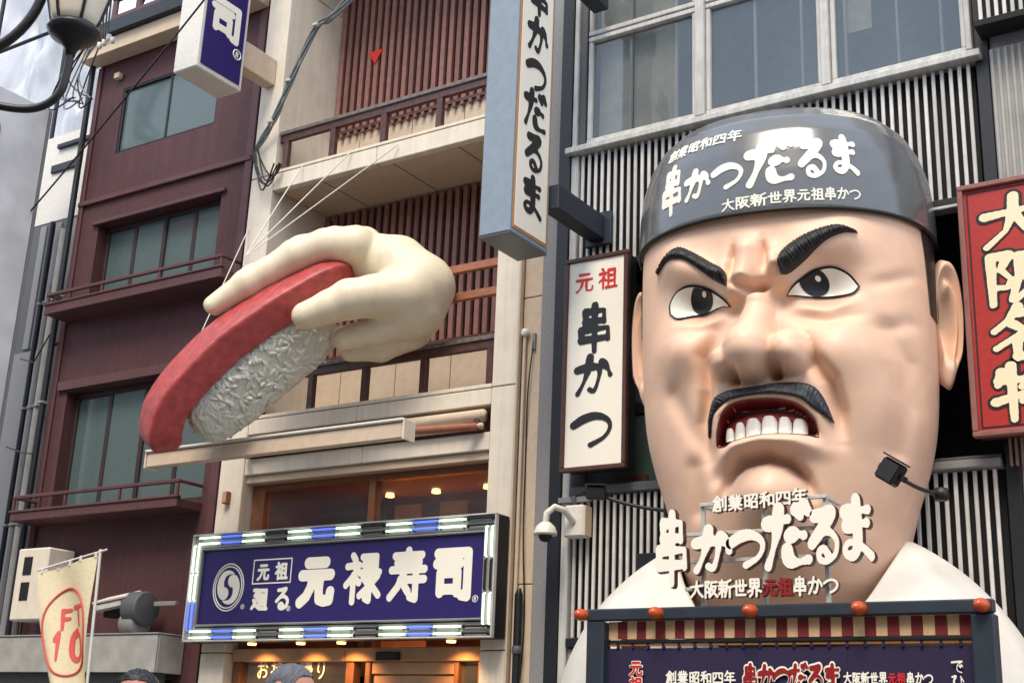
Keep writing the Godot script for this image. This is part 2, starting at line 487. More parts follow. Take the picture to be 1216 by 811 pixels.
func glyph(ch: String, w: float, brush: bool, res: int) -> Dictionary:
	var key := "%s %.3f %s %d" % [ch, w, brush, res]
	if glyphs.has(key):
		return glyphs[key]
	var lo := -0.16
	var h := 1.32 / res
	var n := res + 1
	var val := PackedFloat32Array()
	val.resize(n * n)
	val.fill(9.0)
	for s in (G[ch] as String).split(";"):
		var f: PackedFloat64Array = s.split_floats(" ", false)
		var pts: Array[Vector2] = []
		for i in range(0, f.size(), 2):
			pts.append(Vector2(f[i], f[i + 1]) * 0.01)
		if CURVED.contains(ch) and pts.size() > 2:
			var sm: Array[Vector2] = []
			for i in pts.size() - 1:
				for k in 5:
					sm.append(pts[i].cubic_interpolate(pts[i + 1], pts[max(i - 1, 0)], pts[min(i + 2, pts.size() - 1)], k / 5.0))
			sm.append(pts[pts.size() - 1])
			pts = sm
		var total := 0.0
		for i in pts.size() - 1:
			total += pts[i].distance_to(pts[i + 1])
		var run := 0.0
		for i in pts.size() - 1:
			var a := pts[i]
			var b := pts[i + 1]
			var l := a.distance_to(b)
			var t0 := run / total
			var t1 := (run + l) / total
			run += l
			var r0 := w
			var r1 := w
			if brush:
				r0 = w * (1.15 - 0.55 * t0 + 0.25 * sin(t0 * 7.0))
				r1 = w * (1.15 - 0.55 * t1 + 0.25 * sin(t1 * 7.0))
			var rm: float = max(r0, r1) + 2.5 * h
			var i0: int = max(0, int((min(a.x, b.x) - rm - lo) / h))
			var i1: int = min(res, int((max(a.x, b.x) + rm - lo) / h) + 1)
			var j0: int = max(0, int((min(a.y, b.y) - rm - lo) / h))
			var j1: int = min(res, int((max(a.y, b.y) + rm - lo) / h) + 1)
			var ab := b - a
			var ll: float = max(ab.length_squared(), 1e-9)
			for j in range(j0, j1 + 1):
				for q in range(i0, i1 + 1):
					var p := Vector2(lo + q * h, lo + j * h)
					var t := clampf((p - a).dot(ab) / ll, 0.0, 1.0)
					var d := p.distance_to(a + ab * t) - lerpf(r0, r1, t)
					if d < val[j * n + q]:
						val[j * n + q] = d
	if brush:
		for j in n:
			for q in n:
				val[j * n + q] += 0.005 * sin(q * h * 61.0 + 3.0 * sin(j * h * 37.0)) * cos(j * h * 53.0)
	var tris := PackedVector2Array()
	var segs := PackedVector2Array()
	for j in res:
		for q in res:
			var vv := [val[j * n + q], val[j * n + q + 1], val[(j + 1) * n + q + 1], val[(j + 1) * n + q]]
			if vv[0] >= 0 and vv[1] >= 0 and vv[2] >= 0 and vv[3] >= 0:
				continue
			var pp := [Vector2(lo + q * h, lo + j * h), Vector2(lo + (q + 1) * h, lo + j * h), Vector2(lo + (q + 1) * h, lo + (j + 1) * h), Vector2(lo + q * h, lo + (j + 1) * h)]
			var poly: Array[Vector2] = []
			var cut: Array[bool] = []
			for k in 4:
				var k2 := (k + 1) % 4
				if vv[k] < 0:
					poly.append(pp[k]); cut.append(false)
				if (vv[k] < 0) != (vv[k2] < 0):
					poly.append((pp[k] as Vector2).lerp(pp[k2], vv[k] / (vv[k] - vv[k2])))
					cut.append(true)
			for k in range(1, poly.size() - 1):
				tris.append_array([poly[0], poly[k], poly[k + 1]])
			for k in poly.size():
				var k2 := (k + 1) % poly.size()
				# the contour runs from where the walk leaves the letter to where it enters again
				if cut[k] and cut[k2]:
					var inside_between := false
					if poly.size() == 4 and vv.count(0.0) == 0:
						var mid := (poly[k] + poly[k2]) * 0.5
						inside_between = false
						mid = mid
					if not inside_between:
						segs.append_array([poly[k], poly[k2]])
	var r := {"tris": tris, "segs": segs}
	glyphs[key] = r
	return r

# one character as a solid part: at is its centre, right and up its axes
func letter(parent: Node, ch: String, at: Vector3, right: Vector3, up: Vector3, size: Vector2, depth: float, m: Material, w := 0.07, brush := true, res := 44, bend = null, called := "character") -> MeshInstance3D:
	var g := glyph(ch, w, brush, res)
	var nrm := right.cross(up).normalized()
	var st := SurfaceTool.new()
	st.begin(Mesh.PRIMITIVE_TRIANGLES)
	st.set_smooth_group(-1)
	var tr: PackedVector2Array = g.tris
	var place := func(p: Vector2, d: float) -> Vector3:
		var o := Vector2((p.x - 0.5) * size.x, (p.y - 0.5) * size.y)
		if (bend != null):
			return bend.call(o.x, o.y, d)
		return right * o.x + up * o.y + nrm * d
	for i in range(0, tr.size(), 3):
		var a: Vector3 = place.call(tr[i], depth)
		var b: Vector3 = place.call(tr[i + 1], depth)
		var c: Vector3 = place.call(tr[i + 2], depth)
		st.add_vertex(a); st.add_vertex(c); st.add_vertex(b)
	var sg: PackedVector2Array = g.segs
	for i in range(0, sg.size(), 2):
		var a: Vector3 = place.call(sg[i], depth)
		var b: Vector3 = place.call(sg[i + 1], depth)
		var c: Vector3 = place.call(sg[i + 1], 0.0)
		var d: Vector3 = place.call(sg[i], 0.0)
		st.add_vertex(a); st.add_vertex(b); st.add_vertex(c)
		st.add_vertex(a); st.add_vertex(c); st.add_vertex(d)
	st.generate_normals()
	return mi(parent, called, st.commit(), m, at - org(parent) if not (bend != null) else Vector3.ZERO)

func text(parent: Node, s: String, at: Vector3, step: Vector3, right: Vector3, up: Vector3, size: Vector2, depth: float, m: Material, w := 0.07, brush := true, res := 44):
	for i in s.length():
		if s[i] != " ":
			letter(parent, s[i], at + step * i, right, up, size, depth, m, w, brush, res)

# ---------------------------------------------------------------- the setting
func setting():
	var road := mi(self, "street", box_mesh(Vector3(120, 0.2, 14), 0.0), M.asphalt, Vector3(-8, -0.1, 8.2))
	tag(road, "", "", "", "structure")
	var pv := mi(self, "pavement", box_mesh(Vector3(120, 0.24, 3.4), 0.02), M.pavement, Vector3(-8, 0.0, -0.5))
	tag(pv, "", "", "", "structure")
	var gr := mi(self, "ground", box_mesh(Vector3(600, 0.2, 600), 0.0), M.asphalt, Vector3(0, -0.32, 0))
	tag(gr, "", "", "", "structure")

	# the other side of the street: it is mirrored in the panes and hides the low sky
	var walls := [M.opposite, M.grey_light, M.pink_wall, M.grey_panel]
	var labels := ["beige house across the street, mirrored in the shop windows", "pale grey house across the street, mirrored in the louvre building's panes", "pinkish house across the street, right of the camera", "grey house across the street, left of the camera"]
	for k in 4:
		var x0: float = [-22.0, -9.0, 4.0, -36.0][k]
		var h: float = [11.0, 12.5, 10.0, 13.0][k]
		var o := thing("opposite_house", labels[k], "building", Vector3(x0 + 6.2, 0, 17.0), "houses across the street")
		span(o, "wall", Vector3(x0, 0.0, 16.5), Vector3(x0 + 12.6, h, 26.0), walls[k])
		for f in 4:
			for c in 4:
				var p := Vector3(x0 + 1.8 + 3.0 * c, 1.6 + 2.8 * f, 16.48)
				if p.y < h - 1.2:
					var w := bx(o, "window", p, Vector3(1.9, 1.5, 0.08), M.alu)
					bx(w, "pane", p - Vector3(0, 0, 0.045), Vector3(1.7, 1.3, 0.02), M.frosted)

# ---------------------------------------------------------------- the dark red house
func window_unit(parent: Node, x0: float, x1: float, y0: float, y1: float, z: float, panes: int, fm: Material, gm: Material, fw := 0.05):
	var f := bx(parent, "window", Vector3((x0 + x1) / 2, y0 + fw / 2, z), Vector3(x1 - x0, fw, 0.07), fm)
	span(f, "frame", Vector3(x0, y1 - fw, z - 0.035), Vector3(x1, y1, z + 0.035), fm)
	for i in panes + 1:
		var x := lerpf(x0 + fw / 2, x1 - fw / 2, float(i) / panes)
		span(f, "mullion", Vector3(x - fw / 2, y0 + fw, z - 0.03), Vector3(x + fw / 2, y1 - fw, z + 0.032), fm)
	for i in panes:
		var a := lerpf(x0 + fw / 2, x1 - fw / 2, float(i) / panes) + fw / 2
		var b := lerpf(x0 + fw / 2, x1 - fw / 2, float(i + 1) / panes) - fw / 2
		var zz := z - 0.012 + 0.02 * (i % 2)
		span(f, "pane", Vector3(a, y0 + fw, zz - 0.004), Vector3(b, y1 - fw, zz + 0.004), gm, 0.001)

func red_house():
	var t := thing("red_house", "dark red narrow house with three rows of grey windows left of sushi shop", "building", Vector3(-14.6, 0, -0.2))
	var holes := [[-15.80, -13.62, 10.18, 11.32], [-15.95, -13.30, 7.68, 8.99], [-16.12, -13.02, 4.52, 6.34], [-16.2, -13.2, 0.1, 2.2]]
	var rel := []
	for h in holes:
		rel.append([h[0] + 14.6, h[1] + 14.6, h[2], h[3]])
	mi(t, "wall", wall_mesh(-16.46 + 14.6, -12.72 + 14.6, 0.05, 12.0, rel, 0.28), M.red_wall)
	span(t, "core", Vector3(-16.44, 0.05, -7.0), Vector3(-12.74, 11.9, -0.62), M.dark_void)
	window_unit(t, -15.80, -13.62, 10.18, 11.32, -0.24, 2, M.black, M.frosted, 0.04)
	window_unit(t, -15.95, -13.30, 7.68, 8.99, -0.40, 4, M.red_dark, M.frosted, 0.07)
	window_unit(t, -16.12, -13.02, 4.52, 6.34, -0.40, 4, M.red_dark, M.frosted, 0.075)
	for m in [[9.38, 9.46, -16.46, -12.74], [6.36, 6.50, -16.3, -12.9], [8.99, 9.05, -16.05, -13.2]]:
		span(t, "moulding", Vector3(m[2], m[0], -0.197), Vector3(m[3], m[1], -0.14), M.red_trim)
	for x in [[-16.46, -16.36], [-12.86, -12.72]]:
		span(t, "corner_strip", Vector3(x[0], 0.1, -0.197), Vector3(x[1], 11.84, -0.16), M.red_trim)
	# sill balconies
	for b in [[-16.35, -12.66, 7.46, 7.60, 7.80, 0.25], [-16.42, -13.0, 4.34, 4.46, 4.71, 0.25]]:
		var fl := span(t, "balcony", Vector3(b[0], b[2], -0.198), Vector3(b[1], b[3], b[5]), M.red_trim)
		span(fl, "lip", Vector3(b[0] - 0.02, b[3], b[5] - 0.06), Vector3(b[1] + 0.02, b[3] + 0.035, b[5] + 0.02), M.red_trim)
		span(fl, "rail", Vector3(b[0], b[4] - 0.05, b[5] - 0.05), Vector3(b[1], b[4], b[5]), M.red_trim)
		for sx in [b[0] + 0.02, b[1] - 0.02]:
			span(fl, "rail", Vector3(sx - 0.02, b[4] - 0.046, -0.19), Vector3(sx + 0.02, b[4] - 0.004, b[5] - 0.052), M.red_trim)
		for k in 4:
			var x := lerpf(b[0] + 0.03, b[1] - 0.03, k / 3.0)
			span(fl, "post", Vector3(x - 0.02, b[3] + 0.037, b[5] - 0.045), Vector3(x + 0.02, b[4] - 0.052, b[5] - 0.005), M.red_trim)
	# eaves and the railing on the roof
	span(t, "eaves", Vector3(-16.6, 11.86, -0.18), Vector3(-12.72, 12.12, 0.12), M.cream_soffit)
	span(t, "gutter", Vector3(-16.7, 12.123, -0.3), Vector3(-12.72, 12.36, 0.22), M.blue_black)
	var rr := span(t, "roof_railing", Vector3(-16.4, 13.1, -0.28), Vector3(-12.8, 13.2, -0.18), M.red_trim)
	span(rr, "rail", Vector3(-16.4, 12.72, -0.27), Vector3(-12.8, 12.8, -0.19), M.red_trim)
	for k in 7:
		var x := -16.35 + 0.58 * k
		span(rr, "post", Vector3(x - 0.05, 12.363, -0.26), Vector3(x + 0.05, 14.2, -0.2), M.red_trim)
	for k in 3:
		var x := -16.2 + 1.2 * k
		mi(rr, "brace", tube_mesh([Vector3(x, 12.4, -0.35) - org(rr), Vector3(x + 0.9, 13.9, -0.35) - org(rr)], 0.03, 6), M.red_trim)
	span(t, "wall_box", Vector3(-15.98, 11.5, -0.19), Vector3(-15.86, 11.6, -0.10), M.cream_soffit)
	span(t, "gap_filler", Vector3(-12.718, 0.05, -1.2), Vector3(-12.53, 12.3, -0.36), M.red_dark)
	# shop canopy at street level
	var c := thing("shop_canopy", "plain light grey box canopy under the dark red house", "canopy", Vector3(-14.9, 2.24, 0.0))
	span(c, "fascia", Vector3(-17.4, 2.24, 0.24), Vector3(-13.03, 2.71, 0.27), M.grey_light)
	span(c, "end_panel", Vector3(-13.05, 2.243, -0.19), Vector3(-13.026, 2.713, 0.238), M.grey_light)
	span(c, "top_lip", Vector3(-17.4, 2.712, -0.19), Vector3(-13.02, 2.735, 0.285), M.grey_panel)
	span(c, "soffit", Vector3(-17.4, 2.25, -0.19), Vector3(-13.06, 2.27, 0.236), M.grey_dark)
	span(c, "shutter_box", Vector3(-17.4, 2.05, 0.0), Vector3(-13.1, 2.245, 0.14), M.grey_dark)

# ---------------------------------------------------------------- the sushi shop
func slat_row(parent: Node, x0: float, x1: float, y0: float, y1: float, z: float, pitch: float, s: Vector2, mats: Array, called := "slat"):
	var n := int((x1 - x0) / pitch)
	for i in n + 1:
		var x := x0 + i * pitch
		bx(parent, called, Vector3(x, (y0 + y1) / 2, z), Vector3(s.x, y1 - y0, s.y), mats[rng.randi() % mats.size()], 0.006)

func sushi_shop():
	var t := thing("sushi_shop", "cream panelled sushi shop building with recessed balconies of brown slats", "building", Vector3(-10.1, 0, 0))
	for col in [[-12.52, -12.10], [-8.28, -7.95]]:
		var ys := [0.12, 2.5, 5.45, 8.95, 12.0, 14.0]
		for i in ys.size() - 1:
			span(t, "wall_panel", Vector3(col[0], ys[i] + 0.006, -1.35), Vector3(col[1], ys[i + 1] - 0.006, 0.0), M.cream, 0.01)
		span(t, "joint_backing", Vector3(col[0] + 0.02, 0.12, -1.3), Vector3(col[1] - 0.02, 13.9, -0.02), M.brown_rail, 0.0)
	var ys2 := [0.12, 3.2, 6.5, 9.8, 13.0]
	for i in ys2.size() - 1:
		span(t, "wall_panel", Vector3(-7.94, ys2[i] + 0.004, -1.2), Vector3(-7.675, ys2[i + 1] - 0.004, -0.09), M.shop_panel if i < 0 else M.cream_soffit, 0.01)
	span(t, "corner_trim", Vector3(-7.952, 0.2, -0.06), Vector3(-7.925, 13.0, 0.012), M.cream_soffit)
	span(t, "core", Vector3(-12.5, 0.12, -8.0), Vector3(-7.7, 13.9, -4.2), M.dark_void)
	for lv in [[8.70, 9.00, 10.02, 12.62, 9.60], [5.25, 5.50, 6.55, 8.70, 6.11], [12.62, 12.9, 13.4, 14.0, 13.3]]:
		# floor band in panels, soffit under it
		var cut := [-12.096, -10.28, -8.284]
		for i in 2:
			span(t, "band_panel", Vector3(cut[i] + 0.004, lv[0], -0.12), Vector3(cut[i + 1] - 0.004, lv[1] - 0.055, -0.004), M.cream, 0.01)
		span(t, "band_cap", Vector3(-12.096, lv[1] - 0.045, -0.14), Vector3(-8.284, lv[1], -0.002), M.cream, 0.006)
		span(t, "band_core", Vector3(-12.09, lv[0] + 0.01, -0.13), Vector3(-8.29, lv[1] - 0.02, -0.03), M.brown_rail, 0.0)
		var sc := [-12.09, -11.3, -10.1, -9.05, -8.29]
		for i in 4:
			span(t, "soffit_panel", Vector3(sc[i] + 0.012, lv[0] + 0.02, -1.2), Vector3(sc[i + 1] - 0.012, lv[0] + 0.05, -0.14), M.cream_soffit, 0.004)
		span(t, "floor_slab", Vector3(-12.09, lv[0] + 0.055, -1.25), Vector3(-8.29, lv[1] - 0.06, -0.14), M.brown_rail, 0.0)
		# low wall with joints, slats above it
		var wx := [-12.09, -11.55, -10.6, -9.7, -8.9, -8.29]
		for i in 5:
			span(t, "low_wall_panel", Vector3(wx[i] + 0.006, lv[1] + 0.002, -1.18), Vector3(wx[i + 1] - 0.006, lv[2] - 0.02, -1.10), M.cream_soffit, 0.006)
		slat_row(t, -12.03, -8.32, lv[2], lv[3] - 0.01, -1.12, 0.135, Vector2(0.075, 0.06), [M.brown_slat, M.brown_slat_b, M.brown_slat])
		span(t, "slat_backing", Vector3(-12.09, lv[1], -1.26), Vector3(-8.29, lv[3], -1.22), M.red_dark, 0.0)
		span(t, "bottom_rail", Vector3(-12.08, lv[2] - 0.06, -1.088), Vector3(-8.29, lv[2] - 0.012, -1.05), M.brown_rail, 0.0)
		for k in 27:
			bx(t, "bracket", Vector3(-12.0 + 0.135 * k, lv[2] - 0.10, -1.06), Vector3(0.05, 0.06, 0.06), M.cream_soffit if (k % 2 == 0 and lv[0] < 6.0) else M.brown_slat_b, 0.004)
		# balcony railing
		var rl := span(t, "balcony_railing", Vector3(-12.09, lv[4] - 0.055, -0.14), Vector3(-8.29, lv[4], -0.03), M.rail_top, 0.006)
		span(rl, "rail", Vector3(-12.09, lv[4] - 0.16, -0.115), Vector3(-8.29, lv[4] - 0.058, -0.055), M.brown_rail, 0.006)
		for x in [-11.97, -11.12, -10.24, -9.33, -8.36]:
			span(rl, "post", Vector3(x - 0.045, lv[1] + 0.002, -0.125), Vector3(x + 0.045, lv[4] - 0.162, -0.045), M.brown_rail, 0.006)
	# red escape-hatch triangle on the slats
	var st := SurfaceTool.new()
	st.begin(Mesh.PRIMITIVE_TRIANGLES)
	st.set_smooth_group(-1)
	var ta := [Vector3(-0.13, 0.1, 0), Vector3(0.13, 0.1, 0), Vector3(0, -0.12, 0)]
	tri(st, ta[0], ta[1], ta[2], Vector3(0, 0, 1))
	for i in 3:
		quad(st, ta[i], ta[(i + 1) % 3], ta[(i + 1) % 3] - Vector3(0, 0, 0.01), ta[i] - Vector3(0, 0, 0.01), (ta[i] + ta[(i + 1) % 3]))
	st.generate_normals()
	var tm := mat("triangle_red", Color(0.80, 0.16, 0.12), 0.5)
	tag(mi(t, "rescue_mark", st.commit(), tm, Vector3(-11.36, 11.1, -1.075) - org(t)), "small red downward triangle")
	# band over the shop window
	for i in 2:
		var cut2 := [-12.096, -10.15, -8.284]
		span(t, "band_panel", Vector3(cut2[i] + 0.004, 4.72, -0.3), Vector3(cut2[i + 1] - 0.004, 4.93, -0.01), M.cream, 0.01)
	span(t, "band_lip", Vector3(-12.09, 4.62, -0.28), Vector3(-8.29, 4.716, -0.06), M.cream_soffit, 0.008)
	span(t, "awning_recess", Vector3(-12.09, 4.935, -0.5), Vector3(-8.29, 5.245, -0.42), M.brown_rail, 0.0)
	# upper shop window with the room behind it
	for a in [[-12.09, -11.88], [-10.16, -10.06], [-8.40, -8.29]]:
		span(t, "window_frame", Vector3(a[0], 2.56, -0.34), Vector3(a[1], 4.618, -0.20), M.shop_brown)
	span(t, "window_frame", Vector3(-12.09, 4.54, -0.335), Vector3(-8.29, 4.616, -0.21), M.shop_brown)
	for a in [[-11.875, -10.165], [-10.055, -8.405]]:
		span(t, "pane", Vector3(a[0], 2.58, -0.276), Vector3(a[1], 4.535, -0.268), M.glass, 0.001)
	var room := span(t, "dining_room", Vector3(-12.09, 2.56, -3.2), Vector3(-8.29, 4.60, -3.1), M.shop_inside, 0.0)
	span(room, "ceiling", Vector3(-12.09, 4.64, -3.1), Vector3(-8.29, 4.70, -0.36), M.shop_inside, 0.0)
	span(room, "floor", Vector3(-12.09, 2.44, -3.1), Vector3(-8.29, 2.50, -0.36), M.shop_brown, 0.0)
	for x in [-12.098, -8.282]:
		span(room, "side_wall", Vector3(x - 0.005, 2.5, -3.1), Vector3(x + 0.005, 4.64, -0.36), M.shop_inside, 0.0)
	span(room, "pillar", Vector3(-11.3, 2.5, -1.9), Vector3(-11.1, 4.64, -1.7), M.brown_rail)
	span(room, "pillar", Vector3(-9.05, 2.5, -2.6), Vector3(-8.75, 4.64, -2.3), M.brown_frame)
	span(room, "screen", Vector3(-10.9, 2.5, -1.6), Vector3(-10.2, 3.95, -1.55), M.shop_brown)
	span(room, "poster", Vector3(-11.0, 4.05, -3.09), Vector3(-10.75, 4.3, -3.07), M.white_paint)
	for x in [-10.75, -10.0, -9.2]:
		var lp := mi(room, "ceiling_lamp", lathe([Vector2(0, 0.05), Vector2(0.05, 0.05), Vector2(0.06, 0), Vector2(0.045, -0.005), Vector2(0, -0.006)], 12), M.lit_bulb, Vector3(x, 4.59, -1.35) - org(room))
		var sp := SpotLight3D.new()
		sp.name = "lamp_light"
		sp.light_energy = 5.0
		sp.light_color = Color(1.0, 0.72, 0.42)
		sp.spot_angle = 42
		sp.spot_range = 8.0
		sp.spot_attenuation = 2.0
		sp.light_size = 0.05
		sp.shadow_enabled = true
		lp.add_child(sp)
		sp.position = Vector3(0, -0.03, 0)
		sp.rotation = Vector3(-PI / 2 + 0.35, 0, 0)
		span(room, "lit_panel", Vector3(x - 0.22, 3.9, -1.78), Vector3(x + 0.22, 4.56, -1.74), M.shop_panel)
	# street level front
	span(t, "shop_fascia", Vector3(-12.09, 2.40, -0.30), Vector3(-10.28, 2.555, -0.12), M.shop_panel)
	span(t, "shop_fascia", Vector3(-10.27, 2.40, -0.30), Vector3(-8.29, 2.555, -0.12), M.shop_panel)
	for a in [[-12.09, -11.95], [-10.27, -10.15], [-9.98, -9.9], [-8.72, -8.66], [-8.40, -8.29]]:
		span(t, "window_frame", Vector3(a[0], 0.12, -0.29), Vector3(a[1], 2.396, -0.15), M.shop_brown)
	for a in [[-11.945, -10.275], [-8.655, -8.405]]:
		span(t, "pane", Vector3(a[0], 0.2, -0.226), Vector3(a[1], 2.396, -0.218), M.glass, 0.001)
	var dr := span(t, "door", Vector3(-9.895, 0.12, -0.25), Vector3(-8.725, 2.25, -0.20), M.shop_panel)
	for x in [-9.6, -9.0]:
		span(dr, "pane", Vector3(x - 0.13, 1.2, -0.197), Vector3(x + 0.13, 2.12, -0.188), M.glass_dark, 0.002)
	span(t, "door_head", Vector3(-9.895, 2.26, -0.27), Vector3(-8.725, 2.396, -0.17), M.shop_panel)
	span(t, "door_sensor", Vector3(-9.78, 2.405, -0.117), Vector3(-9.45, 2.50, -0.07), M.black)
	text(t, "お持ち帰り", Vector3(-11.64, 2.31, -0.214), Vector3(0.235, 0, 0), Vector3.RIGHT, Vector3.UP, Vector2(0.19, 0.21), 0.004, M.lettering_white, 0.055, false, 36)
	span(t, "shop_back", Vector3(-12.0, 0.12, -3.0), Vector3(-8.3, 2.4, -2.9), M.shop_inside, 0.0)
	span(t, "shop_ceiling", Vector3(-12.0, 2.38, -2.9), Vector3(-8.3, 2.43, -0.31), M.shop_panel, 0.0)
	span(t, "menu_light_box", Vector3(-10.95, 1.9, -1.0), Vector3(-10.5, 2.2, -0.9), M.shop_panel)
	for x in [-11.5, -10.72, -10.1, -8.55]:
		var dl := mi(t, "downlight", lathe([Vector2(0, 0.01), Vector2(0.055, 0.01), Vector2(0.05, -0.014), Vector2(0, -0.018)], 14), M.lit_bulb, Vector3(x, 2.585, 0.16) - org(t))
		var sp := SpotLight3D.new()
		sp.name = "lamp_light"
		sp.light_energy = 0.7
		sp.light_color = Color(1.0, 0.74, 0.45)
		sp.spot_angle = 55
		sp.spot_range = 5.0
		sp.spot_attenuation = 2.0
		sp.light_size = 0.05
		sp.shadow_enabled = true
		dl.add_child(sp)
		sp.position = Vector3(0, -0.03, 0)
		sp.rotation = Vector3(-PI / 2 + 0.5, 0, 0)
	# folded arm awning
	var aw := thing("folded_awning", "long cream folded awning bar on arms under the giant hand", "awning", Vector3(-10.76, 4.68, 1.0))
	span(aw, "front_bar", Vector3(-12.80, 4.68, 0.90), Vector3(-8.75, 4.865, 1.0), M.cream_soffit, 0.015)
	span(aw, "top_cover", Vector3(-12.82, 4.87, 0.78), Vector3(-8.73, 4.905, 1.03), M.white_paint, 0.012)
	span(aw, "end_cap", Vector3(-8.745, 4.665, 0.80), Vector3(-8.72, 4.90, 1.01), M.cream, 0.006)
	span(aw, "end_cap", Vector3(-12.83, 4.675, 0.80), Vector3(-12.805, 4.90, 1.01), M.cream, 0.006)
	mi(aw, "roller", tube_mesh([Vector3(-12.0, 5.12, 0.02) - org(aw), Vector3(-8.35, 5.12, 0.02) - org(aw)], 0.075, 12), M.cream_soffit)
	mi(aw, "torsion_bar", tube_mesh([Vector3(-12.0, 4.99, 0.05) - org(aw), Vector3(-8.35, 4.99, 0.05) - org(aw)], 0.04, 10), M.cream_soffit)
	span(aw, "wall_rail", Vector3(-12.05, 4.94, -0.41), Vector3(-8.3, 5.23, -0.36), M.brown_rail)
	for q in [[-8.42, -8.95], [-12.0, -11.5]]:
		mi(aw, "arm", tube_mesh([Vector3(q[0], 4.98, 0.08) - org(aw), Vector3(q[1], 4.80, 0.86) - org(aw)], 0.045, 8), M.timber)
		bx(aw, "bracket", Vector3(q[0], 5.05, -0.12), Vector3(0.08, 0.22, 0.4), M.brown_rail)
	# the cloth rolled between roller and bar
	var v := PackedVector3Array()
	for i in 2:
		for k in 5:
			var f := k / 4.0
			v.append(Vector3([-12.3, -9.4][i], lerpf(5.18, 4.915, f) - 0.03 * sin(f * PI), lerpf(0.05, 0.86, f)) - org(aw))
	# tied-up cloth is not stretched out: only the bar, roller and arms show
	# small lamp box on the left pilaster
	var lb := thing("wall_lamp_box", "tiny brown box fixed to the cream pilaster under awning end", "box", Vector3(-12.3, 4.34, 0.0))
	span(lb, "box", Vector3(-12.36, 4.36, 0.002), Vector3(-12.27, 4.52, 0.07), M.shop_brown)
	span(lb, "cover", Vector3(-12.35, 4.37, 0.072), Vector3(-12.28, 4.51, 0.085), M.shop_panel)

# ---------------------------------------------------------------- the skewer shop building
func louvre(t: Node, x0: float, x1: float, y0: float, y1: float, z: float, pitch: float):
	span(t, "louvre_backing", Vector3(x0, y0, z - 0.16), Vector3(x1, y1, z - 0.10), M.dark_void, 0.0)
	slat_row(t, x0 + 0.04, x1 - 0.03, y0, y1, z - 0.03, pitch, Vector2(0.036, 0.03), [M.alu_slat, M.alu_slat, M.alu], "louvre_blade")

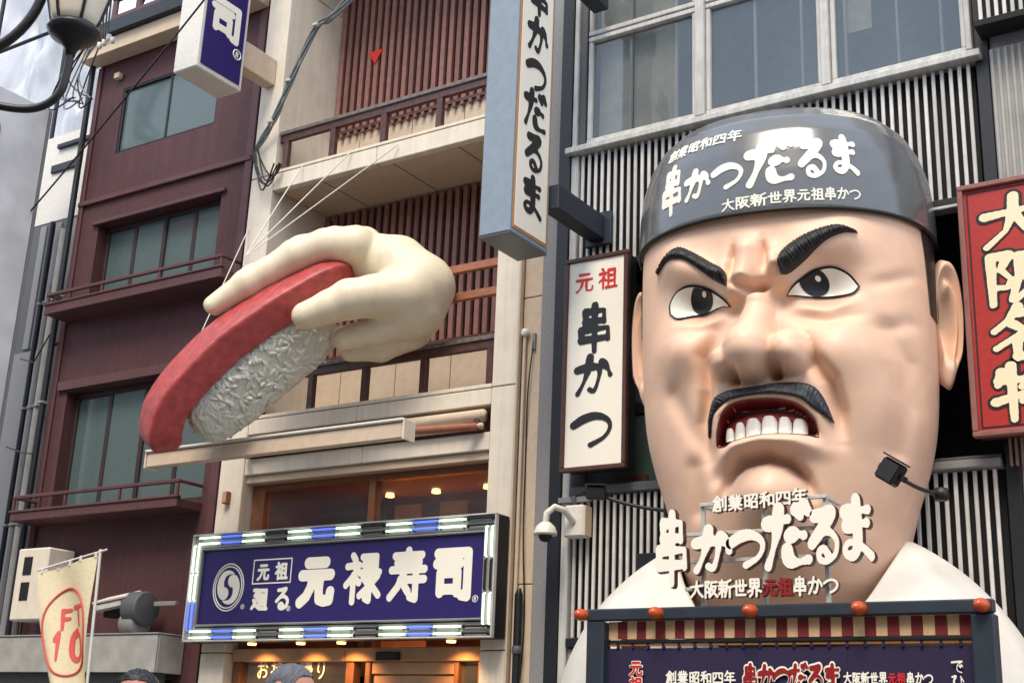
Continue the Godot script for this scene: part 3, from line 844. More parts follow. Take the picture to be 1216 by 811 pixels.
func skewer_shop():
	var t := thing("skewer_shop", "grey building clad in white vertical louvres behind the giant cook bust", "building", Vector3(-5.0, 0, 0))
	span(t, "column", Vector3(-7.67, 0.12, -1.0), Vector3(-7.46, 13.0, -0.05), M.grey_panel)
	span(t, "column", Vector3(-7.455, 0.12, -1.0), Vector3(-7.30, 13.0, 0.02), M.blue_black)
	span(t, "column", Vector3(-7.295, 0.12, -1.0), Vector3(-7.20, 8.12, 0.0), M.alu)
	span(t, "column", Vector3(-7.295, 8.24, -1.0), Vector3(-7.24, 13.0, 0.0), M.alu)
	span(t, "column", Vector3(-7.235, 8.24, -1.0), Vector3(-7.14, 13.0, -0.04), M.grey_dark)
	span(t, "core", Vector3(-7.2, 0.12, -8.0), Vector3(0.5, 13.0, -2.6), M.dark_void, 0.0)
	# top louvre band and ledge
	louvre(t, -7.19, -2.72, 6.72, 8.12, 0.0, 0.086)
	span(t, "ledge", Vector3(-7.33, 8.125, -0.5), Vector3(-2.62, 8.20, 0.10), M.alu)
	span(t, "ledge_lip", Vector3(-7.32, 8.203, -0.4), Vector3(-2.63, 8.235, 0.04), M.alu)
	span(t, "bottom_channel", Vector3(-7.19, 6.64, -0.2), Vector3(-2.72, 6.715, 0.03), M.blue_black)
	span(t, "bottom_trim", Vector3(-3.4, 6.60, -0.1), Vector3(-2.72, 6.636, 0.05), M.alu)
	# windows
	for w in [[-7.10, -5.70], [-5.58, -4.24], [-4.14, -2.76]]:
		for row in [[8.30, 9.58], [9.72, 11.2]]:
			var f := span(t, "window", Vector3(w[0], row[0] - 0.06, -0.12), Vector3(w[1], row[0], 0.0), M.alu)
			span(f, "frame", Vector3(w[0], row[1], -0.12), Vector3(w[1], row[1] + 0.06, 0.0), M.alu)
			span(f, "frame", Vector3(w[0], row[0] + 0.002, -0.11), Vector3(w[0] + 0.05, row[1] - 0.002, -0.01), M.alu)
			span(f, "frame", Vector3(w[1] - 0.05, row[0] + 0.002, -0.11), Vector3(w[1], row[1] - 0.002, -0.01), M.alu)
			span(f, "pane", Vector3(w[0] + 0.052, row[0] + 0.003, -0.066), Vector3(w[1] - 0.052, row[1] - 0.003, -0.058), M.glass_dark, 0.001)
			var bars := [0.38] if w[0] < -7.0 else ([0.42, 0.82] if w[0] < -5.0 else [0.10, 0.5, 0.82])
			for b in bars:
				var x := lerpf(w[0], w[1], b)
				span(f, "glazing_bar", Vector3(x - 0.014, row[0] + 0.004, -0.12), Vector3(x + 0.014, row[1] - 0.004, -0.069), M.alu)
	for x in [[-5.695, -5.585], [-4.235, -4.145], [-2.755, -2.70]]:
		span(t, "mullion", Vector3(x[0], 8.238, -0.2), Vector3(x[1], 11.4, 0.045), M.alu)
	for c in [[-7.04, -6.62, 8.3], [-6.58, -6.02, 8.3], [-5.5, -4.95, 9.9], [-3.3, -2.9, 9.8], [-4.05, -3.75, 8.9]]:
		span(t, "blind", Vector3(c[0], c[2], -0.22), Vector3(c[1], 11.2, -0.19), M.curtain, 0.002)
	span(t, "room_back", Vector3(-7.1, 8.24, -1.4), Vector3(-2.7, 11.4, -1.3), M.room_wall, 0.0)
	span(t, "room_floor", Vector3(-7.1, 8.16, -1.3), Vector3(-2.7, 8.20, -0.51), M.grey_dark, 0.0)
	span(t, "top_wall", Vector3(-7.1, 11.41, -2.4), Vector3(-2.7, 13.0, -0.05), M.grey_panel, 0.0)
	# right end: dark strip, ribbed panel, upper louvre box
	span(t, "column", Vector3(-2.69, 0.12, -0.6), Vector3(-2.56, 13.0, -0.02), M.blue_black)
	span(t, "ribbed_wall", Vector3(-2.555, 6.0, -0.2), Vector3(0.4, 8.22, -0.03), M.grey_light, 0.0)
	for k in 44:
		bx(t, "rib", Vector3(-2.53 + 0.065 * k, 7.11, -0.015), Vector3(0.035, 2.2, 0.03), M.grey_light, 0.01)
	louvre(t, -2.60, 0.4, 8.42, 11.4, 0.22, 0.075)
	span(t, "louvre_sill", Vector3(-2.62, 8.34, -0.02), Vector3(0.4, 8.415, 0.25), M.dark_void)
	# middle storey: a dark open balcony
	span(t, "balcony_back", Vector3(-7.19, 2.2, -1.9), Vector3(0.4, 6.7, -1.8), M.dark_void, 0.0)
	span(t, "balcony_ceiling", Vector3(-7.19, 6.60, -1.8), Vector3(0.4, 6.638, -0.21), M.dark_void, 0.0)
	span(t, "beam", Vector3(-7.19, 5.02, -0.45), Vector3(-5.6, 5.14, -0.3), M.blue_black)
	span(t, "teal_panel", Vector3(-7.19, 4.22, -0.36), Vector3(-5.7, 5.015, -0.32), M.teal_panel)
	span(t, "teal_panel", Vector3(-7.19, 5.145, -0.36), Vector3(-5.7, 6.55, -0.32), M.teal_panel)
	span(t, "brown_board", Vector3(-7.0, 4.2, -0.30), Vector3(-6.4, 4.34, -0.25), M.brown_frame)
	# lower louvres left and right of the bust
	louvre(t, -7.19, -5.6, 2.62, 4.10, -0.02, 0.080)
	span(t, "channel", Vector3(-7.19, 4.105, -0.2), Vector3(-5.6, 4.20, 0.03), M.grey_dark)
	span(t, "channel", Vector3(-7.19, 2.52, -0.2), Vector3(-5.6, 2.615, 0.03), M.blue_black)
	span(t, "wall_base", Vector3(-7.19, 0.12, -0.2), Vector3(-5.6, 2.515, -0.02), M.grey_panel)
	span(t, "small_panel", Vector3(-6.35, 3.25, 0.012), Vector3(-6.1, 3.45, 0.05), M.blue_black)
	louvre(t, -3.62, -2.72, 2.6, 4.06, -0.02, 0.088)
	span(t, "channel", Vector3(-3.66, 4.065, -0.2), Vector3(-2.71, 4.14, 0.06), M.grey_panel)
	span(t, "channel_cap", Vector3(-3.62, 4.143, -0.2), Vector3(-2.71, 4.18, 0.02), M.grey_dark)
	span(t, "side_wall", Vector3(-2.555, 0.12, -0.5), Vector3(0.4, 4.6, -0.03), M.pink_wall)
	span(t, "side_wall", Vector3(-2.555, 4.61, -0.5), Vector3(0.4, 5.99, -0.06), M.grey_panel)
	span(t, "side_wall", Vector3(-2.555, 8.23, -0.5), Vector3(0.4, 13.0, -0.06), M.grey_panel)
	for k in 3:
		bx(t, "conduit", Vector3(-2.62 + 0.05 * k, 4.4, 0.03), Vector3(0.025, 0.7, 0.04), M.pink_wall, 0.008)
	span(t, "wall_base", Vector3(-3.62, 0.12, -0.2), Vector3(-2.72, 2.595, -0.02), M.grey_panel)

# ---------------------------------------------------------------- what stands left of the red house
func left_edge():
	var h := thing("hoarding_sign", "huge plain pale grey sign wall at the left edge with red mark", "sign", Vector3(-16.6, 5.0, 2.2))
	span(h, "panel", Vector3(-17.0, 0.13, 0.5), Vector3(-16.62, 10.84, 4.0), M.hoarding, 0.02)
	span(h, "edge_strip", Vector3(-16.66, 0.13, 0.44), Vector3(-16.63, 10.84, 0.495), M.grey_panel)
	var disc := mi(h, "red_mark", lathe([Vector2(0, 0.006), Vector2(0.26, 0.006), Vector2(0.26, 0), Vector2(0, 0)], 28), M.ink_red, Vector3(-16.617, 10.12, 1.56) - org(h), Basis(Vector3(0, 0, 1), -PI / 2))
	disc.name = "red_mark"
	var b := thing("narrow_house", "narrow grey house wall with pipes beside the dark red house", "building", Vector3(-17.2, 0, -0.9))
	span(b, "wall", Vector3(-19.5, 0.1, -4.0), Vector3(-16.48, 7.2, -0.36), M.grey_panel)
	span(b, "upper_wall", Vector3(-19.5, 7.21, -4.0), Vector3(-16.48, 9.4, -0.4), M.grey_dark)
	span(b, "white_wall", Vector3(-19.5, 9.41, -4.0), Vector3(-16.48, 11.0, -0.4), M.white_paint)
	span(b, "dark_slot", Vector3(-17.6, 10.30, -0.398), Vector3(-16.95, 10.44, -0.36), M.black)
	span(b, "dark_slot", Vector3(-17.5, 10.72, -0.398), Vector3(-16.5, 10.80, -0.34), M.blue_black)
	for k in 6:
		bx(b, "cladding_strip", Vector3(-17.55 + 0.19 * k, 8.3, -0.385), Vector3(0.15, 2.1, 0.04), M.grey_panel if k % 2 == 0 else M.grey_dark, 0.008)
	for p in [[-16.53, -0.10, 0.05, M.blue_black, 12.0], [-16.66, -0.20, 0.045, M.grey_dark, 8.6], [-16.80, -0.22, 0.06, M.grey_light, 9.1], [-16.98, -0.24, 0.05, M.grey_panel, 8.2], [-17.15, -0.24, 0.04, M.blue_black, 9.3]]:
		var dp := mi(b, "drainpipe", tube_mesh([Vector3(p[0], 0.12, p[1]) - org(b), Vector3(p[0], p[4] * 0.5, p[1]) - org(b), Vector3(p[0], p[4], p[1]) - org(b)], p[2], 10), p[3])
		for y in [2.6, 4.4, 6.2, 7.9]:
			bx(dp, "pipe_clip", Vector3(p[0], y, p[1] + 0.005), Vector3(p[2] * 2.3, 0.04, p[2] * 2.3), M.grey_panel, 0.008)
	for q in [[7.0, 0.25], [5.6, -0.2]]:
		mi(b, "cable", tube_mesh([Vector3(-17.3, q[0], -0.14) - org(b), Vector3(-16.9, q[0] - 0.12, -0.10) - org(b), Vector3(-16.5, q[0] + q[1], -0.02) - org(b)], 0.012, 6), M.black)
	# wrapped scaffold
	var s := thing("scaffold_sheeting", "grey plastic sheeting wrapped round a scaffold in upper left corner", "sheeting", Vector3(-20.5, 9.0, -1.0))
	var v := PackedVector3Array()
	var n := FastNoiseLite.new()
	n.seed = 5
	n.frequency = 0.35
	for j in 40:
		for i in 200:
			var x := -24.0 + 0.0345 * i
			var y := 9.0 + 0.2 * j
			v.append(Vector3(x, y, -1.4 + 0.34 * absf(sin(x * 1.9 + 0.22 * y + 1.2 * n.get_noise_2d(x, y))) + 0.5 * n.get_noise_2d(x * 1.6, y * 0.5)) - org(s))
	mi(s, "sheet", smooth_mesh(v, grid_index(40, 200, false), Vector3(0, 0, 1)), M.tarp)
	for x in [-22.6, -20.3, -18.2]:
		mi(s, "scaffold_pole", tube_mesh([Vector3(x, 0.1, -0.7) - org(s), Vector3(x, 17, -0.7) - org(s)], 0.04, 8), M.blue_black)
	mi(s, "scaffold_pole", tube_mesh([Vector3(-24, 13.4, -0.65) - org(s), Vector3(-17.4, 13.4, -0.65) - org(s)], 0.035, 8), M.blue_black)
	# service box on the wall
	var a := thing("meter_box", "white tall service box with two dark slots on red wall", "box", Vector3(-15.7, 2.92, 0.0))
	span(a, "case", Vector3(-16.02, 2.93, -0.15), Vector3(-15.36, 3.92, 0.3), M.cream, 0.02)
	for y in [[3.2, 3.45], [3.55, 3.8]]:
		span(a, "slot", Vector3(-15.86, y[0], 0.296), Vector3(-15.68, y[1], 0.31), M.black, 0.004)
	mi(a, "pipe", tube_mesh([Vector3(-16.05, 3.7, 0.1) - org(a), Vector3(-16.2, 3.75, 0.1) - org(a), Vector3(-16.22, 3.6, 0.05) - org(a), Vector3(-16.22, 2.4, 0.0) - org(a)], 0.05, 8), M.grey_dark)
	# vent cowl
	var c := thing("vent_cowl", "round grey metal vent cowl with a white flap on red wall", "vent", Vector3(-13.6, 2.76, 0.0))
	var drum := mi(c, "drum", lathe([Vector2(0, 0.15), Vector2(0.20, 0.15), Vector2(0.22, 0.12), Vector2(0.22, -0.12), Vector2(0.20, -0.15), Vector2(0, -0.15)], 28), M.grey_dark, Vector3(-13.55, 3.05, 0.16) - org(c), Basis(Vector3(0, 0, 1), PI / 2))
	mi(c, "lower_drum", lathe([Vector2(0, 0.14), Vector2(0.15, 0.14), Vector2(0.17, 0.1), Vector2(0.17, -0.1), Vector2(0.15, -0.14), Vector2(0, -0.14)], 24), M.grey_panel, Vector3(-13.62, 2.86, 0.16) - org(c), Basis(Vector3(0, 0, 1), PI / 2))
	bx(c, "flap", Vector3(-13.95, 3.20, 0.22), Vector3(0.62, 0.03, 0.3), M.white_paint, 0.006, Basis(Vector3(0, 0, 1), 0.12) * Basis(Vector3(1, 0, 0), 0.35))
	bx(c, "flap", Vector3(-13.98, 3.08, 0.26), Vector3(0.52, 0.07, 0.16), M.alu, 0.006, Basis(Vector3(0, 0, 1), 0.12))
	bx(c, "outlet", Vector3(-13.93, 3.06, 0.12), Vector3(0.5, 0.17, 0.2), M.dark_void, 0.006, Basis(Vector3(0, 0, 1), 0.12))
	span(c, "wall_arm", Vector3(-13.35, 3.08, 0.05), Vector3(-12.95, 3.14, 0.12), M.grey_panel)
	drum.name = "drum"

# ---------------------------------------------------------------- projecting signs
func blade_signs():
	var t := thing("projecting_sign", "tall projecting blue grey sign box with black vertical brush characters", "sign", Vector3(-7.1, 6.47, 1.4))
	span(t, "box", Vector3(-7.29, 6.47, 1.06), Vector3(-6.91, 11.4, 1.80), M.steel_blue, 0.015)
	span(t, "base_plate", Vector3(-7.285, 6.455, 1.065), Vector3(-6.915, 6.468, 1.795), M.steel_base, 0.003)
	span(t, "gold_border", Vector3(-6.908, 6.53, 1.10), Vector3(-6.903, 11.35, 1.76), M.gold, 0.001)
	span(t, "face", Vector3(-6.902, 6.56, 1.13), Vector3(-6.897, 11.32, 1.73), M.sign_face, 0.001)
	var ys := [9.36, 8.86, 8.41, 7.97, 7.48, 6.98]
	for i in 6:
		letter(t, "串かつだるま"[i], Vector3(-6.896, ys[i], 1.42), Vector3(0, 0, -1), Vector3.UP, Vector2(0.40, 0.42), 0.004, M.ink, 0.098, true, 48)
	span(t, "arm", Vector3(-7.0, 6.98, 0.06), Vector3(-6.8, 7.26, 1.058), M.slate_frame)
	span(t, "wall_plate", Vector3(-7.05, 6.92, 0.005), Vector3(-6.72, 7.32, 0.058), M.slate_frame)
	span(t, "arm", Vector3(-7.0, 9.9, 0.06), Vector3(-6.8, 10.2, 1.058), M.slate_frame)
	var p := thing("projecting_sign", "purple and white projecting sign box with white character at top left", "sign", Vector3(-12.4, 9.93, 1.0))
	span(p, "box", Vector3(-12.65, 9.93, 0.66), Vector3(-12.21, 13.6, 1.50), M.white_paint, 0.015)
	span(p, "face", Vector3(-12.208, 10.0, 0.72), Vector3(-12.200, 13.5, 1.44), M.purple, 0.001)
	letter(p, "司", Vector3(-12.199, 10.83, 1.08), Vector3(0, 0, -1), Vector3.UP, Vector2(0.56, 0.56), 0.004, M.lettering_white, 0.09, false, 48)
	letter(p, "寿", Vector3(-12.199, 11.63, 1.08), Vector3(0, 0, -1), Vector3.UP, Vector2(0.56, 0.56), 0.004, M.lettering_white, 0.09, false, 48)
	registered(p, Vector3(-12.199, 10.42, 0.82), Vector3(0, 0, -1), 0.07, M.lettering_white)
	span(p, "arm", Vector3(-12.45, 10.35, 0.01), Vector3(-12.25, 10.75, 0.655), M.cream_soffit)

func registered(parent: Node, at: Vector3, right: Vector3, r: float, m: Material):
	var pts := []
	for k in 17:
		pts.append(right * r * cos(TAU * k / 16.0) + Vector3.UP * r * sin(TAU * k / 16.0))
	mi(parent, "registered_ring", tube_mesh(pts, r * 0.13, 6), m, at - org(parent))
	letter(parent, "R", at, right, Vector3.UP, Vector2(r * 1.3, r * 1.3), 0.003, m, 0.08, false, 24)

func frame_rect(parent: Node, x0: float, x1: float, y0: float, y1: float, z0: float, z1: float, w: float, m: Material, called := "frame"):
	span(parent, called, Vector3(x0, y0, z0), Vector3(x1, y0 + w, z1), m)
	span(parent, called, Vector3(x0, y1 - w, z0), Vector3(x1, y1, z1), m)
	span(parent, called, Vector3(x0, y0 + w + 0.001, z0), Vector3(x0 + w, y1 - w - 0.001, z1), m)
	span(parent, called, Vector3(x1 - w, y0 + w + 0.001, z0), Vector3(x1, y1 - w - 0.001, z1), m)

func board_signs():
	var t := thing("wall_sign", "white upright sign with brown frame and three large black characters", "sign", Vector3(-6.8, 4.3, 0.15))
	span(t, "box", Vector3(-7.16, 4.33, 0.02), Vector3(-6.40, 6.70, 0.22), M.black, 0.01)
	frame_rect(t, -7.18, -6.385, 4.31, 6.72, 0.20, 0.27, 0.05, M.brown_frame)
	span(t, "face", Vector3(-7.13, 4.36, 0.222), Vector3(-6.435, 6.67, 0.245), M.sign_face, 0.002)
	text(t, "元祖", Vector3(-6.93, 6.43, 0.247), Vector3(0.29, 0.0, 0), Vector3.RIGHT, Vector3.UP, Vector2(0.23, 0.24), 0.004, M.ink_red, 0.06, true, 40)
	for c in [["串", 5.88, 0.46, 0.50], ["か", 5.35, 0.46, 0.44], ["つ", 4.77, 0.50, 0.44]]:
		letter(t, c[0], Vector3(-6.79, c[1], 0.247), Vector3.RIGHT, Vector3.UP, Vector2(c[2], c[3]), 0.004, M.ink, 0.085, true, 60)
	var r := thing("wall_sign", "red upright sign with cream brush characters at the right edge", "sign", Vector3(-2.3, 4.25, 0.2))
	span(r, "box", Vector3(-2.86, 4.30, 0.04), Vector3(-1.82, 6.67, 0.25), M.brown_frame, 0.01)
	frame_rect(r, -2.875, -1.80, 4.28, 6.69, 0.22, 0.31, 0.05, M.pink_frame)
	span(r, "face", Vector3(-2.825, 4.33, 0.252), Vector3(-1.85, 6.64, 0.27), M.sign_red, 0.002)
	frame_rect(r, -2.80, -1.875, 4.355, 6.615, 0.268, 0.274, 0.016, M.ink, "border_line")
	for c in [["大", 6.27], ["阪", 5.73], ["名", 5.20], ["物", 4.66]]:
		letter(r, c[0], Vector3(-2.38, c[1], 0.272), Vector3.RIGHT, Vector3.UP, Vector2(0.60, 0.50), 0.004, M.ink, 0.115, true, 56, null, "character_outline")
		letter(r, c[0], Vector3(-2.38, c[1], 0.277), Vector3.RIGHT, Vector3.UP, Vector2(0.60, 0.50), 0.004, M.cream_letter, 0.072, true, 56)

# ---------------------------------------------------------------- the neon framed sign
func neon_sign():
	var t := thing("neon_sign", "long purple sushi shop sign framed by white and blue neon tubes", "sign", Vector3(-10.25, 2.61, 0.15))
	span(t, "case", Vector3(-12.56, 2.61, 0.02), Vector3(-7.94, 3.93, 0.25), M.blue_black, 0.01)
	span(t, "face", Vector3(-12.36, 2.82, 0.252), Vector3(-8.09, 3.72, 0.258), M.purple, 0.001)
	frame_rect(t, -12.565, -7.935, 2.605, 3.935, 0.24, 0.30, 0.02, M.alu, "outer_edge")
	frame_rect(t, -12.39, -8.06, 2.79, 3.75, 0.251, 0.30, 0.025, M.grey_panel, "inner_edge")
	frame_rect(t, -12.543, -7.957, 2.627, 3.913, 0.2505, 0.262, 0.15, M.grey_light, "tube_tray")
	var kinds := [M.neon_white, M.neon_blue, M.neon_white, M.neon_off]
	for side in 2:
		for row in 2:
			var y: float = [2.655, 3.885][side] + (0.075 if row == 1 else 0.0) * (1 if side == 0 else -1)
			for k in 12:
				var x: float = -12.47 + k * 0.375
				mi(t, "neon_tube", neon_mesh(0.35, false), kinds[k % 4], Vector3(x + 0.19, y, 0.292) - org(t))
				for e in [0.03, 0.345]:
					bx(t, "tube_holder", Vector3(x + e, y, 0.272), Vector3(0.018, 0.04, 0.02), M.black, 0.002)
			var xv: float = [-12.515, -7.985][side] + (0.075 if row == 1 else 0.0) * (1 if side == 0 else -1)
			for k in 3:
				mi(t, "neon_tube", neon_mesh(0.33, true), kinds[(k * 1 + (1 if side == 0 else 0)) % 3 if k != 1 else (0 if side == 0 else 3)], Vector3(xv, 2.91 + k * 0.36, 0.292) - org(t))
	# emblem: ring and two comma shapes
	var c := Vector3(-11.89, 3.26, 0.26)
	for r in [0.255, 0.225]:
		var pts := []
		for k in 41:
			pts.append(Vector3(r * cos(TAU * k / 40.0), r * 1.12 * sin(TAU * k / 40.0), 0))
		mi(t, "emblem_ring", tube_mesh(pts, 0.009, 6), M.lettering_white, c - org(t))
	for s in [1.0, -1.0]:
		mi(t, "emblem_comma", comma_mesh(s), M.lettering_white, c - org(t), Basis.from_scale(Vector3(1, 1, 0.06)))
		mi(t, "emblem_comma_head", lathe([Vector2(0, 0.005), Vector2(0.078, 0.004), Vector2(0.078, 0), Vector2(0, 0)], 24), M.lettering_white, c + Vector3(0.066 * s, 0.075 * s, 0) - org(t), Basis(Vector3(1, 0, 0), PI / 2))
	registered(t, Vector3(-11.62, 3.02, 0.26), Vector3.RIGHT, 0.028, M.lettering_white)
	frame_rect(t, -11.50, -10.87, 3.28, 3.58, 0.259, 0.264, 0.016, M.lettering_white, "small_box_line")
	text(t, "元祖", Vector3(-11.325, 3.43, 0.26), Vector3(0.29, 0, 0), Vector3.RIGHT, Vector3.UP, Vector2(0.19, 0.20), 0.004, M.lettering_white, 0.085, false, 40)
	text(t, "廻る", Vector3(-11.345, 3.10, 0.26), Vector3(0.36, 0, 0), Vector3.RIGHT, Vector3.UP, Vector2(0.25, 0.26), 0.004, M.lettering_white, 0.085, false, 40)
	registered(t, Vector3(-10.87, 2.98, 0.26), Vector3.RIGHT, 0.028, M.lettering_white)
	var xs := [-10.47, -9.78, -9.12, -8.50]
	for i in 4:
		letter(t, "元禄寿司"[i], Vector3(xs[i], 3.30, 0.26), Vector3.RIGHT, Vector3.UP, Vector2(0.52, 0.56), 0.006, M.lettering_white, [0.12, 0.074, 0.082, 0.105][i], false, 64)
	registered(t, Vector3(-8.19, 3.02, 0.26), Vector3.RIGHT, 0.035, M.lettering_white)

func neon_mesh(l: float, upright: bool) -> Mesh:
	var key := "neon%.2f%s" % [l, upright]
	if not boxes.has(key):
		var d := Vector3.UP if upright else Vector3.RIGHT
		boxes[key] = tube_mesh([-d * l / 2 - Vector3(0, 0, 0.02), -d * (l / 2 - 0.01), d * (l / 2 - 0.01), d * l / 2 - Vector3(0, 0, 0.02)], 0.013, 6)
	return boxes[key]

func comma_mesh(s: float) -> ArrayMesh:
	# one of the two commas: a round head and a tail that sweeps round the ring
	var pts := []
	var rs := []
	for k in 18:
		var f := k / 17.0
		var a := 0.85 - 2.95 * f
		var r := lerpf(0.105, 0.168, minf(1.0, f * 1.5))
		pts.append(Vector3(cos(a) * r, sin(a) * r * 1.08, 0) * s)
		rs.append(0.074 * pow(1.0 - f, 0.7) + 0.003)
	return taper_tube(pts, rs, 12)

# ---------------------------------------------------------------- solid shapes from bones
# bones: [from, to, radius, radius]; a field on a grid, meshed with one vertex in each crossed cell
func bones_mesh(bones: Array, cell: float, blend: float) -> ArrayMesh:
	var lo := Vector3(1e9, 1e9, 1e9)
	var hi := -lo
	for b in bones:
		var r: float = max(b[2], b[3]) + 3.0 * cell
		for p in [b[0], b[1]]:
			lo = lo.min(p - Vector3.ONE * r)
			hi = hi.max(p + Vector3.ONE * r)
	var nx := int((hi.x - lo.x) / cell) + 2
	var ny := int((hi.y - lo.y) / cell) + 2
	var nz := int((hi.z - lo.z) / cell) + 2
	var val := PackedFloat32Array()
	val.resize(nx * ny * nz)
	val.fill(9.0)
	for b in bones:
		var a: Vector3 = b[0]
		var ab: Vector3 = b[1] - a
		var ll: float = max(ab.length_squared(), 1e-9)
		var r0: float = b[2]
		var r1: float = b[3]
		var rm: float = max(r0, r1) + blend + 2.0 * cell
		var p0: Vector3 = ((a.min(b[1]) - Vector3.ONE * rm - lo) / cell).floor()
		var p1: Vector3 = ((a.max(b[1]) + Vector3.ONE * rm - lo) / cell).ceil()
		for k in range(max(0, int(p0.z)), min(nz, int(p1.z) + 1)):
			for j in range(max(0, int(p0.y)), min(ny, int(p1.y) + 1)):
				var row := (k * ny + j) * nx
				for i in range(max(0, int(p0.x)), min(nx, int(p1.x) + 1)):
					var p := lo + Vector3(i, j, k) * cell
					var t := clampf((p - a).dot(ab) / ll, 0.0, 1.0)
					var d := p.distance_to(a + ab * t) - lerpf(r0, r1, t)
					var o := val[row + i]
					if o - d >= blend:
						val[row + i] = d
					elif d - o < blend:
						var h := 0.5 + 0.5 * (o - d) / blend
						val[row + i] = lerpf(o, d, h) - blend * h * (1.0 - h)
	var vid := PackedInt32Array()
	vid.resize(nx * ny * nz)
	vid.fill(-1)
	var v := PackedVector3Array()
	var off := [0, 1, nx, nx + 1, nx * ny, nx * ny + 1, nx * ny + nx, nx * ny + nx + 1]
	var edges := [[0, 1], [2, 3], [4, 5], [6, 7], [0, 2], [1, 3], [4, 6], [5, 7], [0, 4], [1, 5], [2, 6], [3, 7]]
	for k in nz - 1:
		for j in ny - 1:
			var row := (k * ny + j) * nx
			for i in nx - 1:
				var q := row + i
				if val[q] > 4.0 * cell:
					continue
				var neg := 0
				for e in 8:
					if val[q + off[e]] < 0.0:
						neg += 1
				if neg == 0 or neg == 8:
					continue
				var s := Vector3.ZERO
				var n := 0
				for e in edges:
					var a: float = val[q + off[e[0]]]
					var b: float = val[q + off[e[1]]]
					if (a < 0.0) != (b < 0.0):
						var t := a / (a - b)
						var c0 := Vector3(e[0] & 1, (e[0] >> 1) & 1, e[0] >> 2)
						var c1 := Vector3(e[1] & 1, (e[1] >> 1) & 1, e[1] >> 2)
						s += c0.lerp(c1, t)
						n += 1
				vid[q] = v.size()
				v.append(lo + (Vector3(i, j, k) + s / n) * cell)
	var idx := PackedInt32Array()
	var steps := [1, nx, nx * ny]
	for k in range(1, nz - 1):
		for j in range(1, ny - 1):
			for i in range(1, nx - 1):
				var q := (k * ny + j) * nx + i
				var a := val[q]
				if a > 4.0 * cell:
					continue
				for ax in 3:
					var b := val[q + steps[ax]]
					if (a < 0.0) == (b < 0.0):
						continue
					var u: int = steps[(ax + 1) % 3]
					var w: int = steps[(ax + 2) % 3]
					var c := [vid[q], vid[q - u], vid[q - u - w], vid[q - w]]
					if c[0] < 0 or c[1] < 0 or c[2] < 0 or c[3] < 0:
						continue
					if a < 0.0:
						idx.append_array([c[0], c[1], c[2], c[0], c[2], c[3]])
					else:
						idx.append_array([c[0], c[2], c[1], c[0], c[3], c[2]])
	return smooth_mesh(v, idx)

func chain(bones: Array, pts: Array, rs: Array):
	for i in pts.size() - 1:
		bones.append([pts[i], pts[i + 1], rs[i], rs[i + 1]])

